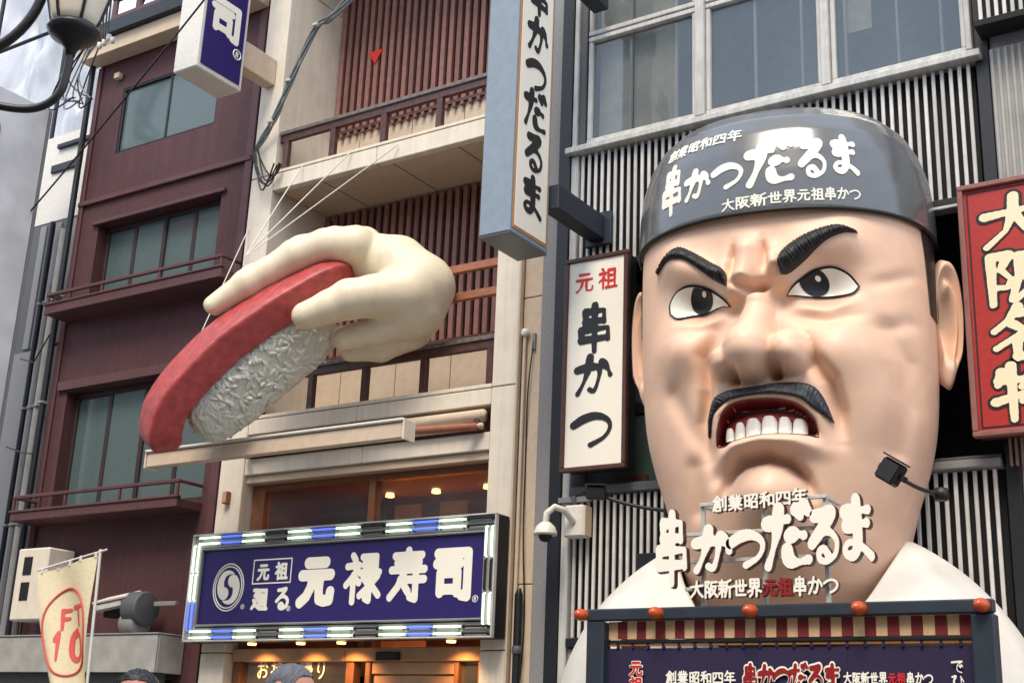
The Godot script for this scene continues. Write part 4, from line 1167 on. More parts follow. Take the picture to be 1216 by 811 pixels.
# ---------------------------------------------------------------- the giant hand with its sushi
func hand_and_sushi():
	var t := thing("giant_hand", "giant ivory hand sculpture holding a sushi over the shop front", "sculpture", Vector3(-9.6, 6.3, 0.6))
	var o := org(t)
	var bones := []
	var ch := func(pts: Array, rs: Array):
		var rel := []
		for p in pts:
			rel.append(p - o)
		chain(bones, rel, rs)
	ch.call([Vector3(-9.98, 7.20, 0.50), Vector3(-9.50, 7.02, 0.36), Vector3(-9.20, 6.72, 0.28), Vector3(-9.24, 6.46, 0.30)], [0.30, 0.37, 0.42, 0.38])
	# two long fingers side by side on the tuna
	ch.call([Vector3(-10.00, 7.36, 0.42), Vector3(-10.34, 7.40, 0.58), Vector3(-10.70, 7.27, 0.76), Vector3(-11.00, 7.06, 0.90), Vector3(-11.22, 6.90, 1.04), Vector3(-11.60, 6.56, 1.30)], [0.24, 0.20, 0.215, 0.185, 0.19, 0.115])
	ch.call([Vector3(-9.86, 7.22, 0.74), Vector3(-10.18, 7.22, 0.92), Vector3(-10.50, 7.08, 1.08), Vector3(-10.78, 6.86, 1.24), Vector3(-10.98, 6.70, 1.37), Vector3(-11.29, 6.42, 1.55)], [0.25, 0.20, 0.205, 0.175, 0.18, 0.115])
	# thumb
	ch.call([Vector3(-9.22, 6.58, 0.46), Vector3(-9.48, 6.50, 0.78), Vector3(-9.68, 6.43, 0.98), Vector3(-9.86, 6.33, 1.10), Vector3(-10.10, 6.21, 1.24)], [0.36, 0.25, 0.235, 0.195, 0.165])
	# fingers folded into the palm
	ch.call([Vector3(-9.30, 6.34, 0.34), Vector3(-9.66, 6.18, 0.50), Vector3(-9.98, 6.08, 0.68)], [0.26, 0.17, 0.145])
	ch.call([Vector3(-9.40, 6.26, 0.10), Vector3(-9.78, 6.06, 0.22), Vector3(-10.1, 6.02, 0.40)], [0.23, 0.165, 0.135])
	mi(t, "hand", bones_mesh(bones, 0.03, 0.05), M.hand_skin)
	for q in [[Vector3(-10.17, 6.25, 1.31), Vector3(-0.62, 0.38, 0.69), Vector3(-0.75, -0.42, 0.5), 0.09], [Vector3(-11.33, 6.47, 1.61), Vector3(-0.25, 0.55, 0.80), Vector3(-0.60, -0.62, 0.42), 0.075], [Vector3(-11.62, 6.63, 1.36), Vector3(-0.35, 0.70, 0.62), Vector3(-0.66, -0.62, 0.45), 0.075]]:
		var up := (q[1] as Vector3).normalized()
		var fw := ((q[2] as Vector3) - up * up.dot(q[2])).normalized()
		var nb := Basis(up.cross(fw), up, fw) * Basis.from_scale(Vector3(1.0, 0.45, 1.25))
		mi(t, "nail", lathe([Vector2(0, 1.0) * q[3], Vector2(0.5, 0.86) * q[3], Vector2(0.86, 0.5) * q[3], Vector2(1.0, 0.0) * q[3], Vector2(0.86, -0.5) * q[3], Vector2(0, -0.9) * q[3]], 20), M.nail, (q[0] as Vector3) - o - up * 0.035, nb)
	# support bars to the building
	for y in [[7.02, 6.98], [6.66, 6.62]]:
		mi(t, "support_bar", box_mesh(Vector3(0.9, 0.10, 0.07), 0.006), M.timber, Vector3(-8.73, (y[0] + y[1]) / 2, -0.04) - o)
	# the sushi
	var s := thing("giant_sushi", "giant red tuna sushi sculpture with white rice held by the hand", "sculpture", Vector3(-10.86, 5.94, 1.18))
	var ax := Vector3(0.59, 0.71, -0.39).normalized()
	var s0 := Vector3(0.72, -0.24, 0.65)
	s0 = (s0 - ax * s0.dot(ax)).normalized()
	var u := s0.cross(ax).normalized()
	var ph := 0.32
	var nn := (u * cos(ph) + s0 * sin(ph)).normalized()
	var ss := (s0 * cos(ph) - u * sin(ph)).normalized()
	var path: Array[Vector2] = []
	var key: Array[Vector2] = [Vector2(-1.58, -0.14), Vector2(-1.42, 0.06), Vector2(-1.08, 0.24), Vector2(-0.33, 0.33), Vector2(0.31, 0.29), Vector2(0.93, 0.19), Vector2(1.25, 0.10), Vector2(1.46, 0.0)]
	for i in key.size() - 1:
		for k in 8:
			path.append(key[i].cubic_interpolate(key[i + 1], key[max(i - 1, 0)], key[min(i + 2, key.size() - 1)], k / 8.0))
	path.append(key[key.size() - 1])
	var v := PackedVector3Array()
	var sides := 40
	var n := path.size()
	var nz := FastNoiseLite.new()
	nz.seed = 11
	nz.frequency = 1.1
	for i in n:
		var tg := (path[min(i + 1, n - 1)] - path[max(i - 1, 0)]).normalized()
		var f := float(i) / (n - 1)
		var hw := 0.33 * (1.0 - pow(maxf(0.0, (f - 0.72) / 0.28), 2.0) * 0.75) * (1.0 - 0.25 * pow(maxf(0.0, (0.10 - f) / 0.10), 1.5))
		var hh := 0.20 * (1.0 - pow(maxf(0.0, (f - 0.75) / 0.25), 2.0) * 0.6) * (1.0 - 0.2 * pow(maxf(0.0, (0.08 - f) / 0.08), 1.5))
		var side_n := ax * -tg.y + nn * tg.x
		for k in sides:
			var an := TAU * k / sides
			var cx := signf(cos(an)) * pow(absf(cos(an)), 0.24)
			var cy := signf(sin(an)) * pow(absf(sin(an)), 0.24)
			var p := ax * path[i].x + nn * path[i].y + ss * (cx * hw) + side_n * (cy * hh)
			v.append(p + p.normalized() * 0.035 * nz.get_noise_3dv(p))
	var idx := grid_index(n, sides, true)
	for e in [0, n - 1]:
		var c := Vector3.ZERO
		for k in sides:
			c += v[e * sides + k] / sides
		var tip := (ax * (path[0] - path[2]).x + nn * (path[0] - path[2]).y).normalized() if e == 0 else (ax * (path[n - 1] - path[n - 3]).x + nn * (path[n - 1] - path[n - 3]).y).normalized()
		var b0 := v.size()
		for k in sides:
			v.append(c + (v[e * sides + k] - c) * 0.8 + tip * 0.05)
		v.append(c + tip * 0.06)
		for k in sides:
			var k2 := (k + 1) % sides
			if e == 0:
				idx.append_array([e * sides + k2, e * sides + k, b0 + k, e * sides + k2, b0 + k, b0 + k2, b0 + k2, b0 + k, v.size() - 1])
			else:
				idx.append_array([e * sides + k, e * sides + k2, b0 + k2, e * sides + k, b0 + k2, b0 + k, b0 + k, b0 + k2, v.size() - 1])
	mi(s, "tuna_slice", smooth_mesh(v, idx), M.tuna)
	# rice: a rounded block with the relief of pressed grains
	var rv := PackedVector3Array()
	var rn := FastNoiseLite.new()
	rn.seed = 21
	rn.noise_type = FastNoiseLite.TYPE_SIMPLEX_SMOOTH
	rn.frequency = 5.2
	rn.fractal_type = FastNoiseLite.FRACTAL_RIDGED
	rn.fractal_octaves = 2
	var rows := 190
	var cols := 190
	for j in rows:
		var la := -PI / 2 + PI * j / (rows - 1)
		for i in cols:
			var lon := TAU * i / cols
			var x := signf(sin(la)) * pow(absf(sin(la)), 0.55)
			var r := pow(cos(la), 0.42)
			var y := r * signf(sin(lon)) * pow(absf(sin(lon)), 0.6)
			var z := r * signf(cos(lon)) * pow(absf(cos(lon)), 0.6)
			var p := ax * (-0.14 + 1.02 * x) + nn * (-0.21 + 0.37 * y - 0.05 * x * x) + ss * (0.31 * z)
			var w := 0.4 * rn.get_noise_3d(p.x * 1.2, p.y * 1.2, p.z * 1.2)
			rv.append(p + (nn * y + ss * z + ax * x * 0.6).normalized() * (0.05 * w))
	mi(s, "rice_block", smooth_mesh(rv, grid_index(rows, cols, true)), M.rice)
	# moulded grains all over the block
	var gv := PackedVector3Array()
	var gi := PackedInt32Array()
	var gr := RandomNumberGenerator.new()
	gr.seed = 77
	for k in 1300:
		var x := gr.randf_range(-1.0, 1.0)
		var lon := gr.randf_range(0.0, TAU)
		if k % 5 == 0:
			x = gr.randf_range(-1.0, -0.93)
		var r := pow(maxf(0.0, 1.0 - pow(absf(x), 3.6)), 0.42)
		if k % 5 == 0:
			r *= sqrt(gr.randf())
		var y := r * signf(sin(lon)) * pow(absf(sin(lon)), 0.6)
		var z := r * signf(cos(lon)) * pow(absf(cos(lon)), 0.6)
		var c := ax * (-0.14 + 1.02 * x) + nn * (-0.21 + 0.37 * y - 0.05 * x * x) + ss * (0.31 * z)
		var nrm := (nn * y + ss * z + ax * pow(x, 5.0) * 1.2).normalized()
		var dir := (ax * gr.randfn() + nn * gr.randfn() + ss * gr.randfn())
		dir = (dir - nrm * dir.dot(nrm) * 0.85).normalized()
		var sd := nrm.cross(dir).normalized()
		var up := dir.cross(sd)
		var gl := gr.randf_range(0.075, 0.10)
		var gw := gr.randf_range(0.029, 0.036)
		var b0 := gv.size()
		for j in 5:
			var la := -PI / 2 + PI * j / 4.0
			for i in 7:
				var an := TAU * i / 7.0
				gv.append(c + nrm * 0.006 + dir * (sin(la) * gl) + (sd * cos(an) + up * sin(an)) * (cos(la) * gw))
		for j in 4:
			for i in 7:
				var i2 := (i + 1) % 7
				gi.append_array([b0 + j * 7 + i, b0 + j * 7 + i2, b0 + j * 7 + 7 + i2, b0 + j * 7 + i, b0 + j * 7 + 7 + i2, b0 + j * 7 + 7 + i])
	tag(mi(s, "rice_grains", smooth_mesh(gv, gi), M.rice), "white moulded rice grains", "", "", "stuff")

# ---------------------------------------------------------------- the giant cook's bust
const HEAD_Y := [2.0, 2.7, 2.95, 3.2, 3.45, 3.7, 4.0, 4.35, 4.8, 5.4, 6.2, 6.6]
const HEAD_W := [0.85, 0.88, 0.93, 1.0, 1.06, 1.13, 1.23, 1.31, 1.35, 1.37, 1.36, 1.30]
const HEAD_D := [0.55, 0.62, 0.85, 1.02, 1.10, 1.15, 1.18, 1.20, 1.20, 1.20, 1.19, 1.14]
# modelling strokes on the face: radius, height, path across the face (x and y in metres)
const STROKES := [
	[0.16, 0.14, "-0.81 5.77 -0.48 5.55 -0.25 5.41"],  # brow ridge
	[0.18, 0.14, "0.21 5.54 0.47 5.72 0.74 5.83"],  # brow ridge
	[0.115, 0.17, "-0.09 5.77 -0.11 5.52"],  # frown bump
	[0.075, 0.11, "0.13 5.76 0.18 5.52"],  # frown bump
	[0.07, 0.07, "-0.31 5.74 -0.27 5.51"],  # frown bump
	[0.035, -0.10, "-0.22 5.89 -0.24 5.49"],  # crease
	[0.035, -0.10, "0.03 5.89 0.08 5.55"],  # crease
	[0.04, -0.13, "-0.25 5.48 -0.05 5.41 0.14 5.45"],  # crease
	[0.21, -0.16, "-0.54 5.35"],  # socket
	[0.23, -0.16, "0.55 5.40"],  # socket
	[0.09, -0.1, "-0.22 5.27"],  # inner corner
	[0.1, -0.1, "0.20 5.32"],  # inner corner
	[0.05, -0.26, "0.09 4.625 0.22 4.655"],  # nostril
	[0.042, -0.22, "-0.25 4.635 -0.15 4.615"],  # nostril
	[0.06, -0.04, "-0.31 4.53 0.18 4.53"],  # under nose
	[0.06, -0.14, "-0.40 5.06 -0.50 4.85 -0.47 4.57 -0.52 4.28 -0.48 3.94"],  # nasolabial
	[0.06, -0.14, "0.40 4.92 0.46 4.74 0.59 4.54 0.64 4.29 0.65 4.04"],  # nasolabial
	[0.34, 0.20, "0.73 4.81"],  # cheek
	[0.25, 0.17, "-0.74 4.93"],  # cheek
	[0.3, 0.06, "0.94 4.32"],  # low cheek
	[0.45, 0.1, "0.06 4.26"],  # muzzle
	[0.04, 0.05, "-0.41 4.08 -0.38 4.29 -0.24 4.41 0.10 4.44 0.36 4.38 0.49 4.23 0.53 4.05"],  # lip rim
	[0.07, 0.16, "-0.39 3.89 -0.22 3.98 0.02 4.02 0.30 4.01 0.52 3.96"],  # lower lip
	[0.048, -0.20, "-0.37 3.62 -0.25 3.81 -0.16 3.88 0.06 3.91 0.22 3.86 0.34 3.74 0.41 3.58"],  # chin crease
	[0.25, 0.22, "0.05 3.56"],  # chin
	[0.10, -0.10, "1.01 5.05 1.14 4.80 1.15 4.43 1.05 4.03"],  # cheek crease
	[0.06, -0.04, "0.88 5.43 1.12 5.54 1.31 5.68"],  # crow foot
	[0.07, -0.035, "1.02 5.06 1.28 5.20"],  # crow foot
	[0.09, -0.05, "-0.82 4.57 -0.67 4.26 -0.48 3.98 -0.41 3.79"],  # left fold
	[0.05, 0.05, "0.29 5.24 0.59 5.20 0.86 5.30"],  # eye bag
	[0.055, -0.05, "0.26 5.16 0.58 5.07 0.91 5.17"],  # bag crease
	[0.05, 0.05, "-0.85 5.18 -0.56 5.15 -0.30 5.19"],  # eye bag
	[0.09, -0.05, "-0.62 3.89 -0.61 3.53"],  # jowl
]
var strokes := []
var mouth := PackedVector2Array()
const HEAD_AT := Vector3(-4.46, 0, 0.6)
const HEAD_TURN := 0.17453

func pts2(s: String) -> PackedVector2Array:
	var f := s.split_floats(" ", false)
	var r := PackedVector2Array()
	for i in range(0, f.size() - 1, 2):
		r.append(Vector2(f[i], f[i + 1]))
	return r

func head_prof(tb: Array, y: float) -> float:
	var n := HEAD_Y.size()
	if y <= HEAD_Y[0]:
		return tb[0]
	for i in n - 1:
		if y <= HEAD_Y[i + 1]:
			var i0: int = max(i - 1, 0)
			var i3: int = min(i + 2, n - 1)
			var dy: float = HEAD_Y[i + 1] - HEAD_Y[i]
			var t: float = (y - HEAD_Y[i]) / dy
			var m1: float = (tb[i + 1] - tb[i0]) / (HEAD_Y[i + 1] - HEAD_Y[i0]) * dy
			var m2: float = (tb[i3] - tb[i]) / (HEAD_Y[i3] - HEAD_Y[i]) * dy
			return (2 * t * t * t - 3 * t * t + 1) * tb[i] + (t * t * t - 2 * t * t + t) * m1 + (-2 * t * t * t + 3 * t * t) * tb[i + 1] + (t * t * t - t * t) * m2
	return tb[n - 1]

func relief(p: Vector2) -> float:
	var z := nose(p)
	for s in strokes:
		var bb: Rect2 = s[3]
		if not bb.has_point(p):
			continue
		var m := 1e9
		var f := 0.5
		var pts: PackedVector2Array = s[2]
		if pts.size() == 1:
			m = p.distance_squared_to(pts[0])
		for i in pts.size() - 1:
			var c := Geometry2D.get_closest_point_to_segment(p, pts[i], pts[i + 1])
			var d := p.distance_squared_to(c)
			if d < m:
				m = d
				f = (i + pts[i].distance_to(c) / pts[i].distance_to(pts[i + 1])) / (pts.size() - 1)
		var e: float = 1.0 if s[0] > 0.08 else smoothstep(-0.12, 0.35, f) * smoothstep(1.12, 0.65, f)
		z += s[1] * e * exp(-pow(m / (s[0] * s[0]), s[4]))
	return z

# the nose: rounded masses that meet the cheeks in a crease (centre, second centre, radii, heights)
const NOSE := [
	[Vector2(0.0, 5.26), Vector2(-0.04, 4.95), 0.12, 0.19, 0.13, 0.36],
	[Vector2(-0.07, 4.84), Vector2(-0.07, 4.81), 0.24, 0.235, 0.43, 0.43],
	[Vector2(0.25, 4.81), Vector2(0.27, 4.78), 0.185, 0.18, 0.30, 0.30],
	[Vector2(-0.30, 4.77), Vector2(-0.30, 4.74), 0.135, 0.13, 0.25, 0.25],
]

func nose(p: Vector2) -> float:
	if p.x < -0.6 or p.x > 0.6 or p.y < 4.4 or p.y > 5.5:
		return 0.0
	var z := 0.0
	for n in NOSE:
		var ab: Vector2 = n[1] - n[0]
		var t := clampf((p - n[0]).dot(ab) / ab.length_squared(), 0.0, 1.0)
		var d: float = p.distance_to(n[0] + ab * t) / lerpf(n[2], n[3], t)
		# a dome with a short fillet at its foot
		var h := 0.0
		if d < 0.96:
			h = sqrt(1.0 - d * d)
		elif d < 1.16:
			h = 0.28 * pow((1.16 - d) / 0.20, 2.0)
		h *= lerpf(n[4], n[5], t)
		var k := 0.035
		var q := clampf(0.5 + 0.5 * (h - z) / k, 0.0, 1.0)
		z = lerpf(z, h, q) + k * q * (1.0 - q) * minf(1.0, h * 20.0)
	return z

func face_z(p: Vector2) -> float:
	var w := head_prof(HEAD_W, p.y)
	var q: float = min(absf(p.x) / w, 1.0)
	return head_prof(HEAD_D, p.y) * pow(1.0 - pow(q, 2.3), 1.0 / 2.3) + relief(p)

func mouth_dip(p: Vector2) -> float:
	if not Geometry2D.is_point_in_polygon(p, mouth):
		return 0.0
	var m := 1e9
	for i in mouth.size():
		m = min(m, p.distance_to(Geometry2D.get_closest_point_to_segment(p, mouth[i], mouth[(i + 1) % mouth.size()])))
	return -0.17 * smoothstep(0.0, 0.05, m)

func along(c: PackedVector2Array, t: float) -> Vector2:
	# point at a share of the curve's length
	var total := 0.0
	for i in c.size() - 1:
		total += c[i].distance_to(c[i + 1])
	var want := t * total
	for i in c.size() - 1:
		var l := c[i].distance_to(c[i + 1])
		if want <= l or i == c.size() - 2:
			return c[i].cubic_interpolate(c[i + 1], c[max(i - 1, 0)], c[min(i + 2, c.size() - 1)], clampf(want / max(l, 1e-6), 0, 1))
		want -= l
	return c[c.size() - 1]

# a piece lying on the face between an upper and a lower curve
func face_piece(parent: Node, called: String, up: PackedVector2Array, lo: PackedVector2Array, off: float, bulge: float, m: Material, ns := 28, nt := 9, edge := -0.03, hairy := 0.0) -> MeshInstance3D:
	var v := PackedVector3Array()
	for j in nt:
		for i in ns:
			var a := along(up, float(i) / (ns - 1))
			var b := along(lo, float(i) / (ns - 1))
			var t := float(j) / (nt - 1)
			if edge < 0.0:
				t = clampf((j - 0.6) / (nt - 2.2), 0.0, 1.0)
			var p := b.lerp(a, t)
			var h := off + bulge * pow(sin(PI * t), 0.6) if bulge > 0.0 else off
			if j == 0 or j == nt - 1 or i == 0 or i == ns - 1:
				h = min(h, edge) if edge < 0.0 else h
			if hairy > 0.0:
				h += hairy * sin(i * 1.55 + j * 0.7 + 1.5 * sin(i * 0.37))
			v.append(Vector3(p.x, p.y, face_z(p) + h))
	return mi(parent, called, smooth_mesh(v, grid_index(nt, ns, false), Vector3(0, 0, 1)), m)

func curve_y(c: PackedVector2Array, x: float) -> float:
	for i in c.size() - 1:
		var a := c[i]
		var b := c[i + 1]
		if (x >= a.x and x <= b.x) or (x <= a.x and x >= b.x):
			return lerpf(a.y, b.y, (x - a.x) / (b.x - a.x) if absf(b.x - a.x) > 1e-6 else 0.5)
	return c[0].y if absf(x - c[0].x) < absf(x - c[c.size() - 1].x) else c[c.size() - 1].y

const CAP_Y := [6.13, 6.3, 6.5, 6.75, 6.95, 7.12, 7.26, 7.36, 7.43, 7.47, 7.485]
const CAP_F := [1.0, 1.0, 0.995, 0.972, 0.93, 0.865, 0.765, 0.62, 0.44, 0.2, 0.0]

func cap_point(an: float, y: float, d := 0.0) -> Vector3:
	var f: float = CAP_F[CAP_F.size() - 1]
	for i in CAP_Y.size() - 1:
		if y <= CAP_Y[i + 1]:
			f = lerpf(CAP_F[i], CAP_F[i + 1], clampf((y - CAP_Y[i]) / (CAP_Y[i + 1] - CAP_Y[i]), 0, 1))
			break
	var s := sin(an)
	var c := cos(an)
	var p := Vector3(1.41 * f * signf(s) * pow(absf(s), 2.0 / 2.2), y, 1.27 * f * signf(c) * pow(absf(c), 2.0 / 2.2))
	p += Vector3(s, 0.12, c) * d
	return keep_front(p)

# the back of the bust is cut flat where it meets the building
func keep_front(p: Vector3) -> Vector3:
	p.z = max(p.z, (0.07 - HEAD_AT.z + p.x * sin(HEAD_TURN)) / cos(HEAD_TURN))
	return p

func cook_statue():
	for s in STROKES:
		var p := pts2(s[2])
		var bb := Rect2(p[0], Vector2.ZERO)
		for q in p:
			bb = bb.expand(q)
		strokes.append([s[0], s[1], p, bb.grow(s[0] * 2.3), s[3] if s.size() > 3 else 1.0])
	var m_up := pts2("-0.397 4.029 -0.388 4.141 -0.338 4.290 -0.241 4.372 -0.079 4.396 0.126 4.393 0.283 4.359 0.395 4.287 0.462 4.190 0.482 4.064")
	var m_lo := pts2("-0.397 4.029 -0.296 4.014 -0.216 4.046 -0.055 4.064 0.169 4.081 0.390 4.077 0.482 4.064")
	for p in m_up:
		mouth.append(p)
	for i in range(m_lo.size() - 2, 0, -1):
		mouth.append(m_lo[i])
	var t := thing("cook_statue", "giant bust of a scowling cook in a grey cap and white shirt", "statue", HEAD_AT, "", HEAD_TURN)
	# head
	var v := PackedVector3Array()
	var rows := 225
	var cols := 300
	for j in rows:
		var y := 2.30 + 4.1 * j / (rows - 1)
		var w := head_prof(HEAD_W, y)
		var d := head_prof(HEAD_D, y)
		for i in cols:
			var q := 2.0 * i / cols - 1.0
			var an := PI * signf(q) * pow(absf(q), 1.3)
			var s := sin(an)
			var c := cos(an)
			var p := Vector3(w * signf(s) * pow(absf(s), 2.0 / 2.3), y, d * signf(c) * pow(absf(c), 2.0 / 2.3))
			if c > 0.0:
				var p2 := Vector2(p.x, p.y)
				p.z += relief(p2)
				if y > 3.95 and y < 4.45 and absf(p.x) < 0.55:
					p.z += mouth_dip(p2)
			v.append(keep_front(p))
	mi(t, "head", smooth_mesh(v, grid_index(rows, cols, true)), M.skin)
	# eyebrows, moustache
	tag(face_piece(t, "eyebrow", pts2("-1.017 5.760 -0.90 5.86 -0.780 5.932 -0.691 5.909 -0.48 5.76 -0.287 5.594 -0.255 5.50"), pts2("-1.017 5.760 -0.88 5.80 -0.761 5.798 -0.647 5.747 -0.394 5.524 -0.258 5.428"), 0.02, 0.055, M.hair, 130, 11, -0.03, 0.011), "black slanted eyebrow")
	tag(face_piece(t, "eyebrow", pts2("0.212 5.60 0.23 5.72 0.292 5.797 0.472 5.898 0.647 5.950 0.751 5.939 0.854 5.887"), pts2("0.223 5.491 0.289 5.507 0.417 5.614 0.602 5.783 0.733 5.856 0.854 5.887"), 0.02, 0.055, M.hair, 130, 11, -0.03, 0.011), "black slanted eyebrow")
	face_piece(t, "moustache", pts2("-0.49 4.13 -0.49 4.341 -0.425 4.455 -0.254 4.515 0.015 4.535 0.211 4.54 0.425 4.515 0.53 4.41 0.60 4.20"), pts2("-0.471 4.15 -0.408 4.319 -0.289 4.394 -0.078 4.422 0.179 4.416 0.348 4.378 0.457 4.294 0.60 4.20"), 0.01, 0.05, M.moustache, 180, 11, -0.03, 0.009)
	# eyes
	for e in [["-0.850 5.328 -0.851 5.426 -0.773 5.507 -0.619 5.516 -0.462 5.455 -0.307 5.331 -0.272 5.286", "-0.850 5.328 -0.769 5.268 -0.623 5.291 -0.431 5.295 -0.272 5.286", Vector2(-0.535, 5.405), 0.118], ["0.245 5.348 0.378 5.470 0.490 5.548 0.622 5.578 0.741 5.529 0.824 5.422", "0.245 5.348 0.388 5.340 0.553 5.355 0.761 5.363 0.824 5.422", Vector2(0.47, 5.462), 0.115]]:
		var up := pts2(e[0])
		var lo := pts2(e[1])
		var c: Vector2 = (up[0] + up[up.size() - 1]) * 0.5 + Vector2(0, 0.04)
		var up2 := PackedVector2Array()
		var lo2 := PackedVector2Array()
		for p in up:
			up2.append(p + (p - c).normalized() * 0.022)
		for p in lo:
			lo2.append(p + (p - c).normalized() * 0.014)
		var ey := face_piece(t, "eye", up, lo, 0.030, 0.0, M.eye_white, 30, 12, 0.0)
		face_piece(ey, "eyelid_line", up2, lo2, 0.016, 0.0, M.black, 30, 12, 0.0)
		var r: float = e[3]
		var ce: Vector2 = e[2]
		var iu := PackedVector2Array()
		var il := PackedVector2Array()
		for k in 17:
			var x := ce.x - r * cos(PI * k / 16.0)
			var h := r * sin(PI * k / 16.0)
			iu.append(Vector2(x, max(min(ce.y + h, curve_y(up, x) + 0.004), ce.y - h + 0.002)))
			il.append(Vector2(x, max(ce.y - h, curve_y(lo, x) - 0.002)))
		face_piece(ey, "iris", iu, il, 0.036, 0.0, M.black_gloss, 24, 10, 0.0)
		var hu := PackedVector2Array()
		var hl := PackedVector2Array()
		for k in 9:
			hu.append(ce + Vector2(0.03 - 0.022 * cos(PI * k / 8.0), 0.035 + 0.022 * sin(PI * k / 8.0)))
			hl.append(ce + Vector2(0.03 - 0.022 * cos(PI * k / 8.0), 0.035 - 0.022 * sin(PI * k / 8.0)))
		face_piece(ey, "painted_glint", hu, hl, 0.041, 0.0, M.eye_white, 9, 5, 0.0)
	# mouth
	var mv := PackedVector3Array()
	for j in 40:
		for i in 60:
			var p := along(m_lo, i / 59.0).lerp(along(m_up, i / 59.0), j / 39.0)
			mv.append(Vector3(p.x, p.y, face_z(p) + mouth_dip(p) + 0.008))
	var mo := mi(t, "mouth", smooth_mesh(mv, grid_index(40, 60, false), Vector3(0, 0, 1)), M.mouth_red)
	face_piece(mo, "gum", pts2("-0.335 4.20 -0.25 4.265 -0.10 4.30 0.06 4.305 0.20 4.295 0.32 4.275 0.40 4.225"), pts2("-0.335 4.12 -0.2 4.13 0.0 4.14 0.2 4.14 0.40 4.14"), -0.125, 0.02, M.gum, 40, 7, -0.15)
	for k in [[-0.330, -0.236, 4.068, 4.200], [-0.240, -0.136, 4.066, 4.240], [-0.140, 0.002, 4.064, 4.264], [0.0, 0.143, 4.066, 4.275], [0.141, 0.258, 4.070, 4.262], [0.256, 0.386, 4.066, 4.245]]:
		var up := PackedVector2Array()
		var lo := PackedVector2Array()
		for i in 11:
			var f := i / 10.0
			var x := lerpf(k[0] + 0.004, k[1] - 0.004, f)
			up.append(Vector2(x, k[3] - 0.01 - 0.05 * pow(absf(2 * f - 1), 3.5)))
			lo.append(Vector2(x, k[2] + 0.012 * pow(absf(2 * f - 1), 4.0)))
		var tv := PackedVector3Array()
		for j in 9:
			for i in 11:
				var p := lo[i].lerp(up[i], j / 8.0)
				var fx := absf(i / 5.0 - 1.0)
				tv.append(Vector3(p.x, p.y, face_z(p) - 0.045 - 0.035 * pow(fx, 4.0) - 0.02 * pow(j / 8.0, 3.0)))
		mi(mo, "tooth", smooth_mesh(tv, grid_index(9, 11, false), Vector3(0, 0, 1)), M.tooth)
	# ears: a rimmed shell with a hollow
	for sd in [1.0, -1.0]:
		var ev := PackedVector3Array()
		var er := 14
		var ec := 48
		var eu := Vector3(0.80 * sd, 0, -0.60)
		var en := Vector3(0.60 * sd, 0, 0.80)
		for j in er:
			var rho := 1.0 - float(j) / (er - 1)
			for i in ec:
				var an := TAU * i / ec
				var wv := 0.145 * (1.0 + 0.20 * sin(an))
				var x := 0.185 + wv * cos(an) * rho
				var y := 0.63 * sin(an) * rho
				var lobe := smoothstep(-0.30, -0.45, y)
				var rim := 0.11 * exp(-pow((rho - 0.90) / 0.09, 2.0))
				var inner := 0.08 * exp(-pow((rho - 0.55) / 0.10, 2.0)) * smoothstep(-0.2, 0.2, cos(an - 0.3))
				var bowl := -0.13 * exp(-pow(rho / 0.45, 2.0))
				var h := lerpf(rim + inner + bowl, 0.07 * (1.0 - rho * rho) + 0.02, lobe) - 0.05 * pow(rho, 8.0)
				ev.append(Vector3(1.30 * sd, 5.38, 0.02) + eu * x + Vector3(0, y, 0) + en * h)
		for i in ec:
			var an := TAU * i / ec
			ev.append(Vector3(1.28 * sd, 5.38, -0.1) + eu * (0.10 + 0.12 * cos(an)) + Vector3(0, 0.5 * sin(an), 0) - en * 0.08)
		var eidx := grid_index(er, ec, true)
		for i in ec:
			var i2 := (i + 1) % ec
			var b := er * ec
			eidx.append_array([i2, i, b + i, i2, b + i, b + i2])
		mi(t, "ear", smooth_mesh(ev, eidx), M.skin)
	# short hair in front of the ears
	for sd in [1.0, -1.0]:
		var hv := PackedVector3Array()
		for j in 14:
			var y := lerpf(5.34, 6.2, j / 13.0)
			var w := head_prof(HEAD_W, y) + 0.012
			var d := head_prof(HEAD_D, y) + 0.012
			for i in 14:
				var f := i / 13.0
				var an: float = lerpf(1.36 - 0.10 * j / 13.0, 2.4, f)
				hv.append(keep_front(Vector3(sd * w * pow(sin(an), 2.0 / 2.3), y + 0.25 * f * (1.0 - j / 13.0) * 0.0, d * signf(cos(an)) * pow(absf(cos(an)), 2.0 / 2.3))))
		mi(t, "short_hair", smooth_mesh(hv, grid_index(14, 14, false), Vector3(sd, 0, 0)), M.hair)
	# cap
	var cv := PackedVector3Array()
	var crow := [[6.17, -0.06], [6.135, -0.05], [6.13, -0.01], [6.14, 0.0]]
	for k in range(1, 60):
		crow.append([6.14 + 1.345 * (1.0 - pow(1.0 - k / 59.0, 1.6)), 0.0])
	for rw in crow:
		for i in 160:
			cv.append(cap_point(TAU * i / 160.0, rw[0], rw[1]))
	var cap := mi(t, "cap", smooth_mesh(cv, grid_index(crow.size(), 160, true)), M.cap)
	var hem := []
	for i in 60:
		hem.append(cap_point(lerpf(-2.0, 2.0, i / 59.0), 6.128, -0.004))
	mi(cap, "hem", tube_mesh(hem, 0.018, 6), M.black_gloss)
	var wl = M.lettering_white
	var put := func(chs: String, a0: float, a1: float, y0: float, y1: float, size: Vector2, w: float, brush: bool, res: int):
		for i in chs.length():
			var f := float(i) / (chs.length() - 1)
			var ac := lerpf(a0, a1, f)
			var yc := lerpf(y0, y1, f)
			var bend := func(ox: float, oy: float, d: float) -> Vector3: return cap_point(ac + ox / 1.33, yc + oy, d)
			letter(cap, chs[i], Vector3.ZERO, Vector3.RIGHT, Vector3.UP, size, 0.008, wl, w, brush, res, bend)
